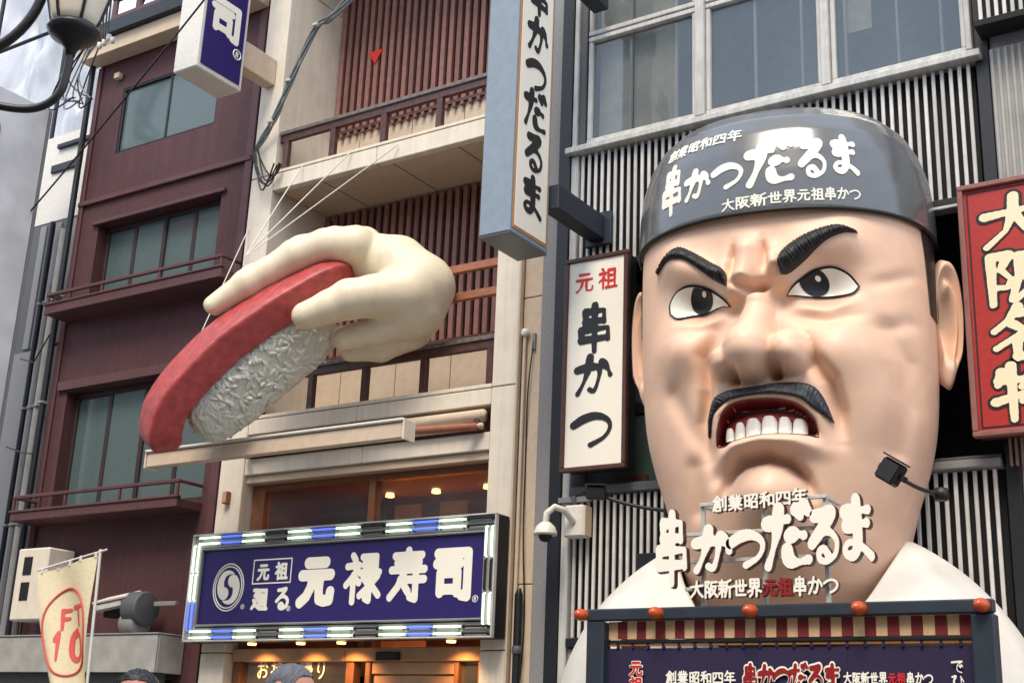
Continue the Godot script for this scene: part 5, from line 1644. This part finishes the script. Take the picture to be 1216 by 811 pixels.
	put.call("創業昭和四年", -0.66, -0.13, 6.93, 6.95, Vector2(0.125, 0.13), 0.06, false, 32)
	put.call("大阪新世界元祖串かつ", -0.15, 0.60, 6.225, 6.265, Vector2(0.105, 0.115), 0.06, false, 32)
	var bl := [["串", -0.60, 6.53, 0.30, 0.46], ["か", -0.37, 6.50, 0.26, 0.30], ["つ", -0.155, 6.53, 0.26, 0.30], ["だ", 0.085, 6.59, 0.32, 0.42], ["る", 0.33, 6.60, 0.27, 0.38], ["ま", 0.545, 6.64, 0.27, 0.38]]
	for q in bl:
		var bend := func(ox: float, oy: float, d: float) -> Vector3: return cap_point(q[1] + ox / 1.33, q[2] + oy, d)
		letter(cap, q[0], Vector3.ZERO, Vector3.RIGHT, Vector3.UP, Vector2(q[3], q[4]), 0.008, wl, 0.086 if q[0] == "串" else 0.105, true, 56, bend)
	# shirt
	var tv := PackedVector3Array()
	var sy := [3.10, 3.30, 3.36, 3.34, 3.24, 3.08, 2.90, 2.70, 2.45, 2.15, 1.7, 1.1, 0.5, 0.12]
	var sw := [0.96, 1.0, 1.03, 1.10, 1.27, 1.48, 1.66, 1.82, 1.97, 2.10, 2.2, 2.22, 2.2, 2.2]
	var sd2 := [0.85, 0.92, 0.98, 1.03, 1.10, 1.17, 1.22, 1.26, 1.30, 1.33, 1.35, 1.35, 1.33, 1.32]
	var fine := 6
	var wn := FastNoiseLite.new()
	wn.seed = 3
	wn.frequency = 0.5
	for k in (sy.size() - 1) * fine + 1:
		var i: int = min(k / fine, sy.size() - 2)
		var f := float(k - i * fine) / fine
		var i0: int = max(i - 1, 0)
		var i3: int = min(i + 2, sy.size() - 1)
		var y: float = cubic_interpolate(sy[i], sy[i + 1], sy[i0], sy[i3], f)
		var w: float = cubic_interpolate(sw[i], sw[i + 1], sw[i0], sw[i3], f)
		var d: float = cubic_interpolate(sd2[i], sd2[i + 1], sd2[i0], sd2[i3], f)
		for q in 120:
			var an := TAU * q / 120.0
			var s := sin(an)
			var c := cos(an)
			# the collar opening dips at the front
			var dip := -1.05 * pow(maxf(c, 0.0), 1.8) * smoothstep(2.1, 1.0, w)
			var p := Vector3(w * signf(s) * pow(absf(s), 0.86), y + dip, d * signf(c) * pow(absf(c), 0.86))
			p += Vector3(s, 0, c) * 0.03 * wn.get_noise_3dv(p)
			tv.append(keep_front(p))
	mi(t, "shirt", smooth_mesh(tv, grid_index((sy.size() - 1) * fine + 1, 120, true)), M.shirt)

# ---------------------------------------------------------------- curtain frame and the raised logo in front of the bust
func noren_and_logo():
	var z := 2.2
	var t := thing("entrance_frame", "dark slate timber entrance frame with orange knobs below the cook bust", "frame", Vector3(-4.0, 0.02, z))
	span(t, "beam", Vector3(-5.66, 2.535, z - 0.02), Vector3(-2.33, 2.635, z + 0.05), M.slate_frame, 0.012)
	for x in [[-5.655, -5.49], [-2.50, -2.335]]:
		span(t, "post", Vector3(x[0], 0.02, z - 0.095), Vector3(x[1], 2.533, z + 0.045), M.slate_frame, 0.012)
	for x in [-5.68, -4.98, -4.16, -3.29, -2.40]:
		mi(t, "knob", lathe([Vector2(0, 0.09), Vector2(0.025, 0.085), Vector2(0.045, 0.06), Vector2(0.052, 0.02), Vector2(0.047, -0.02), Vector2(0.03, -0.05), Vector2(0, -0.05)], 16), M.orange_knob, Vector3(x, 2.585, z + 0.06) - org(t), Basis(Vector3(1, 0, 0), PI / 2) * Basis(Vector3(0, 0, 1), 0.3))
	span(t, "back_board", Vector3(-5.49, 2.28, z - 0.30), Vector3(-2.50, 2.60, z - 0.26), M.brown_rail)
	span(t, "curtain_rail", Vector3(-5.488, 2.335, z - 0.065), Vector3(-2.502, 2.355, z - 0.045), M.gold, 0.004)
	span(t, "rail_board", Vector3(-5.488, 2.358, z - 0.08), Vector3(-2.502, 2.385, z - 0.03), M.black, 0.004)
	# red and cream valance: each stripe is a strip of cloth
	var val := thing("striped_valance", "short red and cream striped valance hanging under slate beam", "valance", Vector3(-4.0, 2.39, z - 0.05))
	var n := 34
	for i in n:
		var x0 := lerpf(-5.48, -2.51, float(i) / n)
		var x1 := lerpf(-5.48, -2.51, float(i + 1) / n)
		bx(val, "stripe", Vector3((x0 + x1) / 2, 2.462, z - 0.035 + 0.004 * sin(i * 1.7)), Vector3(x1 - x0 - 0.001, 0.145, 0.008), M.stripe_red if i % 2 == 1 else M.stripe_cream, 0.002)
	# the curtain: panels side by side, gently waved
	var nr := thing("shop_curtain", "dark purple split shop curtain with small white and red characters", "curtain", Vector3(-4.0, 0.5, z - 0.06))
	var edges := [-5.48, -4.93, -4.60, -3.45, -2.51]
	for k in edges.size() - 1:
		var v := PackedVector3Array()
		for j in 10:
			for i in 24:
				var x := lerpf(edges[k] - 0.004, edges[k + 1] + 0.004, i / 23.0)
				var y := lerpf(0.9, 2.318, j / 9.0)
				v.append(Vector3(x, y, z - 0.055 - 0.004 * (k % 2) + (0.015 * (1.0 - j / 12.0)) * sin(x * 9.0)) - org(nr))
		mi(nr, "panel", smooth_mesh(v, grid_index(10, 24, false), Vector3(0, 0, 1)), M.noren)
	for k in 21:
		bx(nr, "loop", Vector3(-5.40 + 0.14 * k, 2.336, z - 0.055), Vector3(0.022, 0.044, 0.03), M.noren, 0.003)
	var zc := z - 0.034
	text(nr, "元祖", Vector3(-5.22, 2.16, zc), Vector3(0, -0.13, 0), Vector3.RIGHT, Vector3.UP, Vector2(0.12, 0.12), 0.004, M.lettering_white, 0.11, false, 32)
	text(nr, "元祖", Vector3(-5.22, 2.16, zc + 0.005), Vector3(0, -0.13, 0), Vector3.RIGHT, Vector3.UP, Vector2(0.12, 0.12), 0.004, M.ink_red, 0.06, false, 32)
	text(nr, "創業昭和四年", Vector3(-4.90, 2.085, zc), Vector3(0.102, 0, 0), Vector3.RIGHT, Vector3.UP, Vector2(0.092, 0.10), 0.004, M.lettering_white, 0.065, false, 32)
	var cs := "串かつだるま"
	for i in 6:
		var c := Vector3(-4.215 + 0.132 * i, 2.085, zc)
		letter(nr, cs[i], c, Vector3.RIGHT, Vector3.UP, Vector2(0.135, 0.19), 0.004, M.lettering_white, 0.15, true, 40, null, "character_outline")
		letter(nr, cs[i], c + Vector3(0, 0, 0.005), Vector3.RIGHT, Vector3.UP, Vector2(0.135, 0.19), 0.004, M.ink_darkred, 0.085, true, 40)
	var ls := "大阪新世界元祖串かつ"
	for i in ls.length():
		letter(nr, ls[i], Vector3(-3.44 + 0.067 * i, 2.085, zc), Vector3.RIGHT, Vector3.UP, Vector2(0.062, 0.085), 0.004, M.ink_red if i == 5 or i == 6 else M.lettering_white, 0.07, false, 30)
	text(nr, "でひ", Vector3(-2.63, 2.17, zc), Vector3(0, -0.10, 0), Vector3.RIGHT, Vector3.UP, Vector2(0.09, 0.095), 0.004, M.lettering_white, 0.06, true, 32)
	# raised logo on a thin steel frame that stands on the beam
	var zl := 2.3
	var l := thing("logo_letters", "raised white brush letter logo on thin steel frame before the chin", "sign", Vector3(-4.1, 2.64, zl))
	for x in [-4.60, -4.07, -3.56]:
		span(l, "upright", Vector3(x - 0.017, 2.637, zl - 0.13), Vector3(x + 0.017, 3.47, zl - 0.095), M.alu, 0.004)
	for y in [3.44, 3.20, 2.98, 2.76]:
		span(l, "cross_bar", Vector3(-4.62 if y > 3.3 else -4.75, y, zl - 0.094), Vector3(-3.54, y + 0.03, zl - 0.07), M.alu, 0.004)
	for x in [-4.60, -3.56]:
		span(l, "stay", Vector3(x - 0.015, 3.44, 1.86), Vector3(x + 0.015, 3.468, zl - 0.132), M.alu, 0.004)
	var big := [["串", -4.835, 3.10, 0.32, 0.54], ["か", -4.475, 3.07, 0.33, 0.36], ["つ", -4.175, 3.08, 0.31, 0.34], ["だ", -3.835, 3.14, 0.36, 0.46], ["る", -3.545, 3.13, 0.28, 0.42], ["ま", -3.285, 3.165, 0.27, 0.46]]
	for q in big:
		var lw: float = 0.086 if q[0] == "串" else 0.112
		letter(l, q[0], Vector3(q[1] + 0.004, q[2] - 0.004, zl - 0.06), Vector3.RIGHT, Vector3.UP, Vector2(q[3], q[4]), 0.05, M.brown_frame, lw + 0.012, true, 64, null, "character_body")
		letter(l, q[0], Vector3(q[1], q[2], zl - 0.012), Vector3.RIGHT, Vector3.UP, Vector2(q[3], q[4]), 0.008, M.lettering_white, lw, true, 64)
	text(l, "創業昭和四年", Vector3(-4.417, 3.442, zl - 0.065), Vector3(0.136, 0.003, 0), Vector3.RIGHT, Vector3.UP, Vector2(0.125, 0.125), 0.03, M.brown_frame, 0.085, false, 40)
	text(l, "創業昭和四年", Vector3(-4.42, 3.445, zl - 0.037), Vector3(0.136, 0.003, 0), Vector3.RIGHT, Vector3.UP, Vector2(0.125, 0.125), 0.006, M.lettering_white, 0.068, false, 40)
	for i in ls.length():
		letter(l, ls[i], Vector3(-4.622 + 0.124 * i, 2.762, zl - 0.065), Vector3.RIGHT, Vector3.UP, Vector2(0.118, 0.135), 0.03, M.brown_frame, 0.088, false, 40, null, "character_body")
		letter(l, ls[i], Vector3(-4.625 + 0.124 * i, 2.765, zl - 0.037), Vector3.RIGHT, Vector3.UP, Vector2(0.118, 0.135), 0.006, M.ink_darkred if i == 5 or i == 6 else M.lettering_white, 0.072, false, 40)

# ---------------------------------------------------------------- cameras, floodlights, banner
func floodlight(label: String, at: Vector3, wall: Vector3, b: Basis, s: Vector3):
	var t := thing("floodlight", label, "floodlight", at, "floodlights on arms beside the bust")
	mi(t, "housing", box_mesh(s, 0.02), M.black, Vector3.ZERO, b)
	mi(t, "lens", box_mesh(Vector3(s.x * 0.86, s.y * 0.82, 0.012), 0.004), M.black_gloss, b * Vector3(0, 0, s.z / 2), b)
	mi(t, "visor", box_mesh(Vector3(s.x * 1.04, 0.014, s.z * 1.1), 0.003), M.lamp_black, b * Vector3(0, s.y / 2 + 0.012, 0.02), b)
	for k in [-1.0, 1.0]:
		mi(t, "yoke_pin", box_mesh(Vector3(0.04, 0.05, 0.05), 0.006), M.black, b * Vector3(k * (s.x / 2 + 0.025), 0, -0.02), b)
	var pts := []
	var e: Vector3 = wall - at
	for i in 9:
		pts.append(b * Vector3(0, 0, -s.z / 2) * (1.0 - i / 8.0) + e * (i / 8.0) + Vector3(0, -0.03 * sin(PI * i / 8.0), 0))
	mi(t, "arm", tube_mesh(pts, 0.018, 8), M.lamp_black)
	mi(t, "wall_joint", lathe([Vector2(0, 0.05), Vector2(0.055, 0.05), Vector2(0.07, 0.0), Vector2(0.055, -0.05), Vector2(0, -0.05)], 14), M.black, e)
	var ring := []
	for k in 13:
		ring.append(b * Vector3(0.05 * cos(TAU * k / 12.0), 0.05 * sin(TAU * k / 12.0), -s.z / 2 - 0.03))
	mi(t, "cable_loop", tube_mesh(ring, 0.008, 6), M.black)

func small_things():
	floodlight("small black floodlight on an arm above the white dome camera", Vector3(-6.36, 3.92, 0.9), Vector3(-5.62, 3.72, 0.75), Basis(Vector3(0, 1, 0), 0.5) * Basis(Vector3(1, 0, 0), 0.1), Vector3(0.20, 0.13, 0.12))
	floodlight("black square floodlight on an arm before the cook's cheek", Vector3(-3.20, 3.73, 1.65), Vector3(-2.95, 3.62, 1.15), Basis(Vector3(0, 0, 1), -0.6) * Basis(Vector3(0, 1, 0), -0.35), Vector3(0.21, 0.19, 0.11))
	# dome camera
	var t := thing("security_camera", "white dome security camera on a white wall box", "camera", Vector3(-7.05, 3.6, 0.1))
	span(t, "wall_box", Vector3(-7.17, 3.64, 0.005), Vector3(-6.93, 3.98, 0.16), M.white_paint, 0.02)
	span(t, "box_side", Vector3(-6.928, 3.65, 0.01), Vector3(-6.91, 3.97, 0.15), M.cream_soffit, 0.004)
	mi(t, "arm", tube_mesh([Vector3(-7.05, 3.80, 0.16) - org(t), Vector3(-7.08, 3.90, 0.28) - org(t), Vector3(-7.16, 3.93, 0.36) - org(t), Vector3(-7.23, 3.86, 0.40) - org(t), Vector3(-7.24, 3.76, 0.40) - org(t)], 0.035, 10), M.white_paint)
	mi(t, "hood", lathe([Vector2(0, 0.12), Vector2(0.05, 0.115), Vector2(0.10, 0.07), Vector2(0.125, 0.0), Vector2(0.12, -0.02), Vector2(0, -0.02)], 24), M.white_paint, Vector3(-7.24, 3.65, 0.40) - org(t))
	mi(t, "dome", lathe([Vector2(0.075, 0.0), Vector2(0.07, -0.03), Vector2(0.045, -0.06), Vector2(0, -0.07)], 20), M.black_gloss, Vector3(-7.24, 3.628, 0.40) - org(t))
	var c := thing("conduit_bar", "short grey steel bar over the white camera box", "bar", Vector3(-7.0, 4.05, 0.05))
	span(c, "bar", Vector3(-7.29, 4.02, 0.03), Vector3(-6.9, 4.08, 0.09), M.grey_panel, 0.006)
	span(c, "clip", Vector3(-7.12, 4.01, 0.092), Vector3(-7.06, 4.09, 0.11), M.grey_dark, 0.003)
	# pipe with a round cap on the sushi shop's side strip
	var p := thing("vent_pipe", "thin beige pipe with a white ball cap beside the cream pilaster", "pipe", Vector3(-7.9, 5.0, 0.0))
	mi(p, "pipe", tube_mesh([Vector3(-7.88, 0.2, -0.05) - org(p), Vector3(-7.88, 3.0, -0.05) - org(p), Vector3(-7.88, 6.02, -0.05) - org(p)], 0.022, 8), M.cream_soffit)
	mi(p, "ball_cap", lathe([Vector2(0, 0.055), Vector2(0.035, 0.045), Vector2(0.055, 0.0), Vector2(0.04, -0.04), Vector2(0.02, -0.05)], 16), M.white_paint, Vector3(-7.88, 6.06, -0.05) - org(p))
	var wc := thing("wall_cable", "thin black cable hanging down the beige strip beside the vent pipe", "cable", Vector3(-7.78, 2.0, -0.05))
	var wp := []
	for k in 30:
		wp.append(Vector3(-7.76 - 0.05 * sin(k * 0.21) - 0.006 * k * 0.5, 6.0 - 0.15 * k, -0.065 + 0.02 * sin(k * 0.5)) - org(wc))
	mi(wc, "cable", tube_mesh(wp, 0.009, 6), M.black)
	bx(wc, "tie", Vector3(-7.77, 5.95, -0.07), Vector3(0.05, 0.2, 0.03), M.grey_panel, 0.005)
	var dp := thing("pole_sleeve", "dark vertical pole at the foot of the beige strip", "pole", Vector3(-7.8, 0.1, 0.0))
	mi(dp, "pole", taper_tube([Vector3(0, 0.0, 0), Vector3(0, 2.98, 0), Vector3(0, 3.05, 0)], [0.045, 0.045, 0.02], 10), M.blue_black)
	mi(dp, "collar", lathe([Vector2(0, 0.05), Vector2(0.055, 0.04), Vector2(0.055, -0.04), Vector2(0, -0.05)], 12), M.grey_dark, Vector3(0, 2.4, 0))
	# banner on a pole
	var b := thing("pole_banner", "cream cloth banner on a white pole with red circle and black character", "banner", Vector3(-9.72, 0.02, 4.0))
	var o := org(b)
	mi(b, "pole", tube_mesh([Vector3(-9.62, 0.02, 4.0) - o, Vector3(-9.70, 1.5, 4.0) - o, Vector3(-9.775, 3.08, 4.0) - o], 0.014, 8), M.white_paint)
	mi(b, "cross_rod", tube_mesh([Vector3(-9.70, 3.075, 3.99) - o, Vector3(-10.47, 2.90, 4.12) - o], 0.010, 8), M.white_paint)
	# cloth coordinates: a runs from the pole outwards, h is the height above the bottom edge
	var cloth := func(a: float, h: float, d: float) -> Vector3:
		var f := clampf(h / 1.85, 0.0, 1.0)
		var wid := lerpf(0.30, 0.66, pow(f, 1.2))
		var x := -9.67 - 0.105 * f - a * wid
		var y := 1.17 + h - a * 0.15 * f + (1.0 - f) * a * 0.12
		var zz := 4.02 + 0.07 * sin(a * 7.0 + (1.0 - f) * 5.0) * (0.35 + 0.9 * (1.0 - f)) + a * 0.1
		return Vector3(x, y, zz + d) - o
	var v := PackedVector3Array()
	for j in 40:
		for i in 24:
			v.append(cloth.call(i / 23.0, 1.85 * j / 39.0, 0.0))
	var cl := mi(b, "cloth", smooth_mesh(v, grid_index(40, 24, false), Vector3(0, 0, 1)), M.banner)
	for i in 5:
		var a: Vector3 = cloth.call(0.03 + 0.23 * i, 1.84, 0.0)
		mi(b, "loop", box_mesh(Vector3(0.03, 0.055, 0.012), 0.003), M.white_paint, a + Vector3(0, 0.022, 0))
	for q in [["F", 0.56, 1.32, 0.26, 0.20, M.faded_red, 0.10], ["T", 0.30, 1.34, 0.24, 0.19, M.faded_red, 0.10], ["1", 0.66, 1.06, 0.2, 0.27, M.faded_red, 0.11], ["0", 0.36, 1.06, 0.30, 0.28, M.faded_red, 0.12], ["出", 0.34, 0.50, 0.62, 0.36, M.ink, 0.085], ["出", 0.42, 0.10, 0.62, 0.36, M.ink, 0.085]]:
		var bend := func(ox: float, oy: float, d: float) -> Vector3: return cloth.call(clampf(q[1] - ox, 0.0, 1.0), q[2] + oy, d)
		letter(cl, q[0], Vector3.ZERO, Vector3.RIGHT, Vector3.UP, Vector2(q[3], q[4]), 0.006, q[5], q[6], true, 40, bend)
	var circ := []
	for k in 41:
		circ.append(cloth.call(clampf(0.52 + 0.42 * cos(TAU * k / 40.0), 0.0, 1.0), 1.2 + 0.42 * sin(TAU * k / 40.0), 0.006))
	mi(cl, "circle", tube_mesh(circ, 0.010, 6), M.faded_red)

# ---------------------------------------------------------------- wires
func wire(called: String, label: String, a: Vector3, b: Vector3, sag: float, r: float, m: Material, group := ""):
	var pts := []
	for i in 17:
		var f := i / 16.0
		pts.append(a.lerp(b, f) - a + Vector3(0, -sag * 4.0 * f * (1.0 - f), 0))
	var o := mi(self, called, tube_mesh(pts, r, 6), m, a)
	tag(o, label, "wire", group)

func wires():
	wire("guy_wire", "white guy wire from the hand's knuckle to the upper balcony, leftmost of three", Vector3(-11.32, 7.2, 1.12), Vector3(-11.55, 8.95, 0.02), 0.0, 0.009, M.wire_white, "guy wires of the hand")
	wire("guy_wire", "white guy wire from the hand's knuckle to the upper balcony, middle of three", Vector3(-11.30, 7.22, 1.12), Vector3(-10.7, 8.96, 0.02), 0.0, 0.009, M.wire_white, "guy wires of the hand")
	wire("guy_wire", "white guy wire from the hand's knuckle to the upper balcony, rightmost of three", Vector3(-11.28, 7.22, 1.12), Vector3(-9.9, 8.88, 0.02), 0.0, 0.009, M.wire_white, "guy wires of the hand")
	wire("guy_wire", "thin wire from the tuna's lower end up to the building's left pilaster", Vector3(-11.55, 5.42, 1.75), Vector3(-12.45, 8.2, 0.02), 0.0, 0.008, M.wire_white, "guy wires of the hand")
	wire("power_cable", "dark power cable crossing in front of the red house's top window", Vector3(-17.0, 9.0, 0.45), Vector3(-9.3, 11.35, 2.6), 0.10, 0.014, M.black)
	var t := thing("cable_bundle", "bundle of grey cables running down to the cream pilaster", "cable", Vector3(-12.3, 9.2, 0.2))
	var o := org(t)
	for k in 4:
		var pts := []
		var key := [Vector3(-9.95, 12.0, 0.35), Vector3(-10.35, 11.35 + 0.04 * k, 0.3), Vector3(-11.0, 10.95, 0.28), Vector3(-11.35, 10.9, 0.22), Vector3(-11.75, 10.2, 0.2), Vector3(-12.05, 9.7, 0.15), Vector3(-12.42, 9.38, 0.06)]
		for i in key.size() - 1:
			for q in 6:
				var p: Vector3 = key[i].cubic_interpolate(key[i + 1], key[max(i - 1, 0)], key[min(i + 2, key.size() - 1)], q / 6.0)
				var an := k * 1.57 + (i * 6 + q) * 0.35
				pts.append(p + Vector3(0.03 * cos(an), 0.03 * sin(an), 0.02 * sin(an)) - o)
		pts.append(key[key.size() - 1] - o)
		mi(t, "cable", tube_mesh(pts, 0.016, 6), M.wire_grey)
	for k in 5:
		var pts := []
		for i in 9:
			var f := i / 8.0
			pts.append(Vector3(-12.42 + 0.5 * f + 0.05 * sin(k * 2.0 + f * 3.0), 9.38 - 0.5 * sin(f * PI * 0.75) - 0.06 * k * sin(f * PI), 0.06 + 0.02 * k) - o)
		mi(t, "cable", tube_mesh(pts, 0.012, 6), M.black)
	for p in [Vector3(-11.32, 10.92, 0.26), Vector3(-11.78, 10.2, 0.22), Vector3(-12.1, 9.68, 0.16)]:
		bx(t, "clamp", p, Vector3(0.09, 0.05, 0.07), M.alu, 0.01)
	# cables at the corner of the red house
	var c := thing("cable_cluster", "cluster of cables and insulators at the red house's top corner", "cable", Vector3(-16.2, 11.6, 0.3))
	o = org(c)
	for k in 9:
		var pts := []
		var dx := rng.randf_range(-0.25, 0.25)
		for i in 11:
			var f := i / 10.0
			pts.append(Vector3(-15.8 + dx - 0.45 * sin(f * PI) * (0.5 + 0.1 * k), 11.85 - 1.0 * f - 0.25 * sin(f * PI) * (k % 3), 0.35 + 0.03 * k) - o)
		mi(c, "cable", tube_mesh(pts, 0.013, 5), M.black if k % 2 == 0 else M.wire_grey)
	for k in 6:
		mi(c, "insulator", lathe([Vector2(0, 0.06), Vector2(0.04, 0.05), Vector2(0.03, 0.02), Vector2(0.045, 0.0), Vector2(0.03, -0.04), Vector2(0, -0.05)], 10), M.white_paint, Vector3(-15.95 + 0.10 * k, 11.8 + 0.05 * sin(k * 2.0), 0.42) - o)
	for k in 4:
		var a := Vector3(-15.8 + 0.06 * k, 11.9, 0.4)
		var b := Vector3(-13.2 + 0.12 * k, 15.3, 2.6)
		var pts := []
		for i in 13:
			pts.append(a.lerp(b, i / 12.0) - Vector3(0, 0.5 * sin(PI * i / 12.0), 0) - o)
		mi(c, "cable", tube_mesh(pts, 0.016, 5), M.wire_grey)

# ---------------------------------------------------------------- two passers-by
func person(label: String, top: Vector3, turn: float, hair: Material, cloth: Material, trousers: Material):
	var h := top.y
	var t := thing("person", label, "person", Vector3(top.x, 0.0, top.z), "", turn)
	var k := h / 1.75
	var bones := []
	# legs, trunk, arms
	for s in [-1.0, 1.0]:
		chain(bones, [Vector3(0.09 * s, 0.92, 0), Vector3(0.10 * s, 0.50, 0.02), Vector3(0.10 * s, 0.09, -0.02)], [0.095, 0.062, 0.045])
		chain(bones, [Vector3(0.10 * s, 0.05, -0.03), Vector3(0.115 * s, 0.04, 0.16)], [0.045, 0.04])
		chain(bones, [Vector3(0.19 * s, 1.40, 0), Vector3(0.235 * s, 1.12, -0.02), Vector3(0.24 * s, 0.88, 0.05)], [0.065, 0.048, 0.036])
		chain(bones, [Vector3(0.24 * s, 0.86, 0.055), Vector3(0.235 * s, 0.76, 0.08)], [0.04, 0.025])
	chain(bones, [Vector3(0, 0.95, 0), Vector3(0, 1.15, 0), Vector3(0, 1.36, 0)], [0.145, 0.14, 0.15])
	chain(bones, [Vector3(-0.14, 1.40, 0), Vector3(0.14, 1.40, 0)], [0.075, 0.075])
	chain(bones, [Vector3(0, 1.42, 0), Vector3(0, 1.53, 0.01)], [0.062, 0.055])
	for b in bones:
		for i in 2:
			b[i] *= k
	mi(t, "clothes", bones_mesh(bones, 0.022, 0.05), cloth)
	var hb := []
	chain(hb, [Vector3(0, 1.66, -0.005), Vector3(0, 1.65, 0.02)], [0.088, 0.082])
	chain(hb, [Vector3(0, 1.58, 0.045), Vector3(0, 1.56, 0.055)], [0.052, 0.042])
	chain(hb, [Vector3(0, 1.645, 0.095), Vector3(0, 1.615, 0.112)], [0.010, 0.014])
	for s in [-1.0, 1.0]:
		chain(hb, [Vector3(0.086 * s, 1.655, 0.0), Vector3(0.088 * s, 1.615, 0.005)], [0.018, 0.012])
	chain(hb, [Vector3(0, 1.56, 0), Vector3(0, 1.50, 0)], [0.055, 0.055])
	for b in hb:
		for i in 2:
			b[i] *= k
	mi(t, "head", bones_mesh(hb, 0.009, 0.02), M.face_skin)
	for s in [-1.0, 1.0]:
		mi(t, "eye", lathe([Vector2(0, 0.009), Vector2(0.008, 0.005), Vector2(0.009, 0), Vector2(0, -0.009)], 8), M.black_gloss, Vector3(0.032 * s, 1.645, 0.095) * k)
	mi(t, "mouth", box_mesh(Vector3(0.045, 0.008, 0.01), 0.003), M.mouth_red, Vector3(0, 1.572, 0.096) * k)
	# hair as a tufted shell
	var hv := PackedVector3Array()
	var nz := FastNoiseLite.new()
	nz.seed = 31
	nz.frequency = 9.0
	for j in 22:
		for i in 48:
			var an := TAU * i / 48.0
			var low: float = -0.55 + 1.15 * smoothstep(0.1, 0.9, cos(an))
			var la := lerpf(low, PI / 2, j / 21.0)
			var d := Vector3(cos(la) * sin(an) * 0.094, sin(la) * 0.103, cos(la) * cos(an) * 0.104)
			hv.append((Vector3(0, 1.65, 0.0) + d * (1.0 + 0.10 * nz.get_noise_3d(d.x * 9, d.y * 3, d.z * 9))) * k)
	mi(t, "hair", smooth_mesh(hv, grid_index(22, 48, true), Vector3.ZERO), hair)

func people():
	person("passer-by with grey hair in front of the sushi shop door", Vector3(-3.70, 1.755, 7.95), 1.75, M.grey_hair, M.cloth_navy, M.cloth_grey)
	person("passer-by with dark hair in front of the grey canopy", Vector3(-4.12, 1.705, 8.36), 0.6, M.dark_hair, M.cloth_grey, M.cloth_navy)

# ---------------------------------------------------------------- the street lamp at upper left
func street_lamp():
	var at := Vector3(-6.45, 5.70, 7.46)
	var t := thing("street_lamp", "black ornamental street lamp with a white glass bowl at upper left", "lamp", Vector3(-7.42, 0.0, 8.09))
	var o := org(t)
	# bowl with ribs, seat below it
	mi(t, "bowl", lathe([Vector2(0.0, -0.02), Vector2(0.12, -0.02), Vector2(0.15, 0.06), Vector2(0.185, 0.2), Vector2(0.20, 0.34), Vector2(0.17, 0.44), Vector2(0.0, 0.5)], 32), M.lamp_glass, at - o)
	for k in 6:
		var an := TAU * k / 6.0 + 0.4
		var pts := []
		for q in [Vector2(0.125, -0.02), Vector2(0.155, 0.06), Vector2(0.19, 0.2), Vector2(0.205, 0.34), Vector2(0.175, 0.44)]:
			pts.append(Vector3(q.x * cos(an), q.y, q.x * sin(an)))
		mi(t, "rib", tube_mesh(pts, 0.011, 6), M.lamp_black, at - o)
	mi(t, "seat", lathe([Vector2(0.0, 0.0), Vector2(0.15, 0.0), Vector2(0.165, -0.03), Vector2(0.14, -0.07), Vector2(0.075, -0.11), Vector2(0.035, -0.16), Vector2(0.03, -0.2), Vector2(0.0, -0.2)], 28), M.lamp_black, at - o)
	# the hooked stem that carries the bowl
	var stem := []
	var key := [Vector3(0.000, -0.18, -0.000), Vector3(-0.004, -0.34, 0.003), Vector3(-0.025, -0.46, 0.016), Vector3(-0.101, -0.55, 0.065), Vector3(-0.235, -0.575, 0.153), Vector3(-0.504, -0.52, 0.327), Vector3(-0.966, -0.40, 0.627)]
	for i in key.size() - 1:
		for q in 5:
			stem.append(key[i].cubic_interpolate(key[i + 1], key[max(i - 1, 0)], key[min(i + 2, key.size() - 1)], q / 5.0))
	stem.append(key[key.size() - 1])
	mi(t, "stem", tube_mesh(stem, 0.026, 10), M.lamp_black, at - o)
	# the scroll that sweeps up beside it
	var scroll := []
	var key2 := [Vector3(-0.966, -0.42, 0.627), Vector3(-0.605, -0.28, 0.392), Vector3(-0.353, -0.12, 0.229), Vector3(-0.218, 0.12, 0.142), Vector3(-0.176, 0.45, 0.114), Vector3(-0.134, 0.7, 0.087), Vector3(0.000, 0.8, -0.000)]
	for i in key2.size() - 1:
		for q in 5:
			scroll.append(key2[i].cubic_interpolate(key2[i + 1], key2[max(i - 1, 0)], key2[min(i + 2, key2.size() - 1)], q / 5.0))
	scroll.append(key2[key2.size() - 1])
	mi(t, "scroll", tube_mesh(scroll, 0.032, 10), M.lamp_black, at - o)
	mi(t, "cap", lathe([Vector2(0.0, 0.62), Vector2(0.03, 0.6), Vector2(0.06, 0.54), Vector2(0.19, 0.45), Vector2(0.20, 0.43), Vector2(0, 0.43)], 24), M.lamp_black, at - o)
	mi(t, "post", taper_tube([Vector3(-7.42, 0.0, 8.09) - o, Vector3(-7.42, 1.0, 8.09) - o, Vector3(-7.42, 6.6, 8.09) - o], [0.11, 0.07, 0.05], 14), M.lamp_black)
